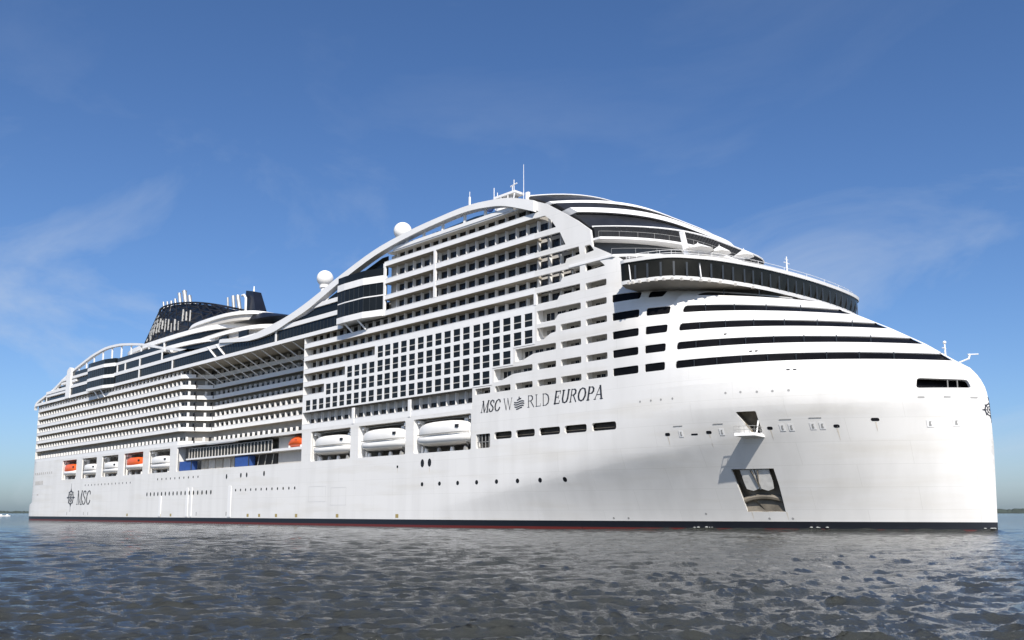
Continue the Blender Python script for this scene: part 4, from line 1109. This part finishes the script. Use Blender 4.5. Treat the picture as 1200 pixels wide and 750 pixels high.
# funnel-style crest and initials at the stern
def crest(m, f, r):
    """compass-rose crest: ring, eight knobbed points and a lozenge"""
    def seg(a, b, w):
        A, Bp = Vector(a), Vector(b); d = (Bp - A).normalized(); n_ = Vector((-d.y, d.x)) * w / 2
        f(m, [tuple(A - n_), tuple(Bp - n_), tuple(Bp + n_), tuple(A + n_)])
    N_ = 16
    for rr, w in ((.62, .13), (.36, .08)):
        for k in range(N_):
            a, b = 2 * math.pi * k / N_, 2 * math.pi * (k + 1) / N_
            seg((r * rr * math.cos(a) * .8, r * rr * math.sin(a)), (r * rr * math.cos(b) * .8, r * rr * math.sin(b)), w * r)
    for k in range(8):
        a = math.pi * k / 4; l = 1.0 if k % 2 == 0 else .82
        c_, s_ = math.cos(a) * .85, math.sin(a)
        px, pz = -s_, c_
        f(m, [(c_ * r * .55 - px * r * .16, s_ * r * .55 - pz * r * .16), (c_ * r * .55 + px * r * .16, s_ * r * .55 + pz * r * .16), (c_ * r * l, s_ * r * l)])
        seg((c_ * r * .2, s_ * r * .2), (c_ * r * .6, s_ * r * .6), .07 * r)
    f(m, [(-.16 * r, 0), (0, -.24 * r), (.16 * r, 0), (0, .24 * r)])
    for sg in (-1, 1): seg((0, sg * r * .95), (0, sg * r * 1.35), .05 * r)
m = MB(); crest(m, lambda mm_, poly: skin(mm_, [(43.0 + x * 1.35, 8.0 + z) for x, z in poly], .03 + random.uniform(0, .006)), 3.6); m.build('crest_emblem', M['ink'], hull)
m = MB(); text(m, 'MSC', 48.9, 5.5, 4.7, 1.12, .12, .95, .04); m.build('initials_lettering', M['ink'], hull)
def bowmap(mm_, poly):
    vs = []
    for u, z in poly:
        z = z + 17.0
        st_ = itp(z, ST); s_ = st_ - .54 * abs(u) - .02
        y = -hb(s_, z) if u < 0 else hb(s_, z)
        vs.append((s_ + .05, y * 1.01 + (-.03 if u < 0 else .03), z))
    mm_.add(vs, [list(range(len(vs)))])
def bowclip(mm_, poly):
    if max(p[0] for p in poly) <= 0.02 or min(p[0] for p in poly) >= -.02: bowmap(mm_, poly)
    else:
        l = [(min(p[0], 0), p[1]) for p in poly]; r_ = [(max(p[0], 0), p[1]) for p in poly]
        bowmap(mm_, l); bowmap(mm_, r_)
m = MB(); crest(m, lambda mm_, poly: bowclip(mm_, [(x, z * .8) for x, z in poly]), 1.7); m.build('crest_emblem', M['ink'], hull)

# ------------------------------------------------------------------ sea
def sea():
    rng = np.random.default_rng(3)
    view = math.atan2(vd.y, vd.x)
    fine = np.linspace(-R(46), R(46), 560)
    coarse = np.linspace(R(46), 2 * math.pi - R(46), 70)[1:-1]
    ang = view + np.concatenate([fine, coarse])
    rad = [6.0]
    while rad[-1] < 900: rad.append(rad[-1] * 1.006)
    while rad[-1] < 60000: rad.append(rad[-1] * 1.25)
    rad = np.array(rad)
    A, Rr = np.meshgrid(ang, rad)
    X = CAM.x + Rr * np.cos(A); Y = CAM.y + Rr * np.sin(A); Z = np.zeros_like(X)
    dX = np.zeros_like(X); dY = np.zeros_like(X)
    cell = Rr * 0.006
    wd = view + R(18)
    for i in range(210):
        lam = 0.26 * (4.2 / 0.26) ** rng.random()
        th = wd + rng.normal(0, .36)
        k = 2 * math.pi / lam; ph = rng.random() * 6.283
        amp = 0.0070 * lam ** .22 * rng.uniform(.5, 1.2)
        f = np.clip((lam / cell - 1.7) / 1.6, 0, 1)
        p = k * (X * math.cos(th) + Y * math.sin(th)) + ph
        Z += amp * f * np.cos(p)
        dX -= amp * f * 1.0 * math.cos(th) * np.sin(p); dY -= amp * f * 1.0 * math.sin(th) * np.sin(p)
    X = X + dX; Y = Y + dY
    bw = 23.5 * (1 - np.clip((X - 232) / 101.2, 0, 1) ** 2)
    gap = np.maximum(np.abs(Y) - bw, 0) + np.maximum(X - 333.2, 0) * 1.5
    ramp = np.clip((X - 262) / 40, 0, 1); ramp = ramp * ramp * (3 - 2 * ramp)
    Z += .62 * ramp * np.exp(-gap / 2.6) * (X < 345) * (.8 + .2 * np.sin(X * 1.3) * np.sin(X * .47))
    nr, na = X.shape
    V = np.stack([X.ravel(), Y.ravel(), Z.ravel()], 1)
    i = np.arange(nr - 1)[:, None] * na; j = np.arange(na)[None, :]; j2 = (j + 1) % na
    Fq = np.stack([i + j, i + j2, i + na + j2, i + na + j], -1).reshape(-1, 4)
    V = np.vstack([V, [[CAM.x, CAM.y, 0]]]); c = len(V) - 1
    me = bpy.data.meshes.new('sea')
    me.vertices.add(len(V)); me.vertices.foreach_set('co', V.ravel())
    tri = np.stack([np.full(na, c), np.arange(na), (np.arange(na) + 1) % na], 1)
    loops = np.concatenate([Fq.ravel(), tri.ravel()])
    me.loops.add(len(loops)); me.loops.foreach_set('vertex_index', loops)
    st_ = np.concatenate([np.arange(len(Fq)) * 4, len(Fq) * 4 + np.arange(na) * 3])
    me.polygons.add(len(st_)); me.polygons.foreach_set('loop_start', st_)
    me.polygons.foreach_set('use_smooth', np.ones(len(st_), bool))
    me.update(calc_edges=True); me.validate()
    m = bpy.data.materials.new('sea_water'); m.use_nodes = True
    nt = m.node_tree; b = nt.nodes['Principled BSDF']
    b.inputs['Base Color'].default_value = (0.040, 0.042, 0.037, 1)
    b.inputs['Roughness'].default_value = 0.06; b.inputs['IOR'].default_value = 1.333
    t = nt.nodes.new('ShaderNodeTexCoord')
    n1 = nt.nodes.new('ShaderNodeTexNoise'); n1.inputs['Scale'].default_value = 3.2; n1.inputs['Detail'].default_value = 9; n1.inputs['Roughness'].default_value = .68
    mp_ = nt.nodes.new('ShaderNodeMapping'); mp_.inputs['Rotation'].default_value = (0, 0, -(view + R(18))); mp_.inputs['Scale'].default_value = (1, .3, 1)
    bp_ = nt.nodes.new('ShaderNodeBump'); bp_.inputs['Strength'].default_value = 1.0; bp_.inputs['Distance'].default_value = .15
    nt.links.new(t.outputs['Object'], mp_.inputs[0]); nt.links.new(mp_.outputs[0], n1.inputs['Vector'])
    nt.links.new(n1.outputs['Fac'], bp_.inputs['Height'])
    n2 = nt.nodes.new('ShaderNodeTexNoise'); n2.inputs['Scale'].default_value = .35; n2.inputs['Detail'].default_value = 3
    bp2 = nt.nodes.new('ShaderNodeBump'); bp2.inputs['Strength'].default_value = 1.0; bp2.inputs['Distance'].default_value = .8
    nt.links.new(mp_.outputs[0], n2.inputs['Vector']); nt.links.new(n2.outputs['Fac'], bp2.inputs['Height'])
    nt.links.new(bp2.outputs[0], bp_.inputs['Normal']); nt.links.new(bp_.outputs[0], b.inputs['Normal'])
    me.materials.append(m)
    o = bpy.data.objects.new('sea', me); C.objects.link(o); o['kind'] = 'structure'
    return o
sea()
# wash along the waterline
foam = mat('wash_foam', (0.30, 0.31, 0.30), .8)
m = MB()
for s_, n_, w_ in ((296, 8, 2.2), (311.5, 7, 1.6), (332.6, 10, 1.0)):
    for k_ in range(n_ // 2 + 1):
        x = s_ + random.gauss(0, w_ * .6); y = -23.5 * (1 - max(0, min(1, (x - 232) / 101.2)) ** 2) - .25 - abs(random.gauss(0, .35)); r_ = random.uniform(.07, .17)
        base = .62 * max(0, min(1, (x - 270) / 30))
        m.lathe((x, y, base), [(.02, -.1), (r_ * 1.6, -.02), (r_ * 1.3, r_ * .5), (.02, r_ * .8)], 8)
wf = m.build('wash', foam, None, True); wf['kind'] = 'stuff'
# ------------------------------------------------------------------ far shores
def shore(name, bear0, bear1, dist_, h, m_):
    """low wooded shore seen across the water; bearings measured from the view axis, + to the right"""
    view = math.atan2(vd.y, vd.x); m = MB(); rings = []
    n = 140
    for i in range(n + 1):
        b_ = view - R(bear0 + (bear1 - bear0) * i / n)
        hh = h * (.55 + .45 * (math.sin(i * .31) * math.sin(i * .13 + 1) * .5 + .5) + random.uniform(-.12, .12)) * min(1, i / 6, (n - i) / 6 + .05)
        hh = max(.4, hh)
        prof = [(0, -.5), (20, .8), (60, hh * .9), (140, hh), (260, hh * .8), (300, -.5)]
        rings.append([(CAM.x + (dist_ + d) * math.cos(b_), CAM.y + (dist_ + d) * math.sin(b_), z) for d, z in prof])
    m.loft(rings); o = m.build(name, m_, None); o['kind'] = 'structure'; return o
wood = mat('shore_wood', (0.045, 0.06, 0.05), .9, var=.35, vscale=.02)
shore('far_shore', -36, -24.6, 5200, 17, wood)
shore('far_shore', 24, 40, 4600, 24, wood)
def far_boat(px_ang, d, label):
    view = math.atan2(vd.y, vd.x); a = view - R(px_ang)
    t = thing('motor_boat', label, 'motor boat', (CAM.x + d * math.cos(a), CAM.y + d * math.sin(a), 0), 'small boats off the stern')
    t.rotation_euler = (0, 0, a + R(80)); t.scale = (.7, .7, .7)
    m = MB(); m.loft([[(x, w, h) for w, h in ((-b_, 1.1), (-b_ * .8, 0), (0, -.3), (b_ * .8, 0), (b_, 1.1))] for x, b_ in ((-3.4, 1.2), (-1, 1.35), (1.5, 1.1), (3.0, .5), (3.6, .08))]); m.build('boat_hull', M['boat'], t)
    m = MB(); m.loft([[(-1.2, -.9, 1.0), (1.3, -.9, 1.0), (1.3, .9, 1.0), (-1.2, .9, 1.0)], [(-1.1, -.8, 2.2), (.6, -.8, 2.2), (.6, .8, 2.2), (-1.1, .8, 2.2)]]); m.build('cabin', M['boat'], t)
far_boat(-29.45, 820, 'tiny white motor boat on the water at the left picture edge')
far_boat(-29.15, 840, 'tiny white motor boat nearer the ship stern than the other')
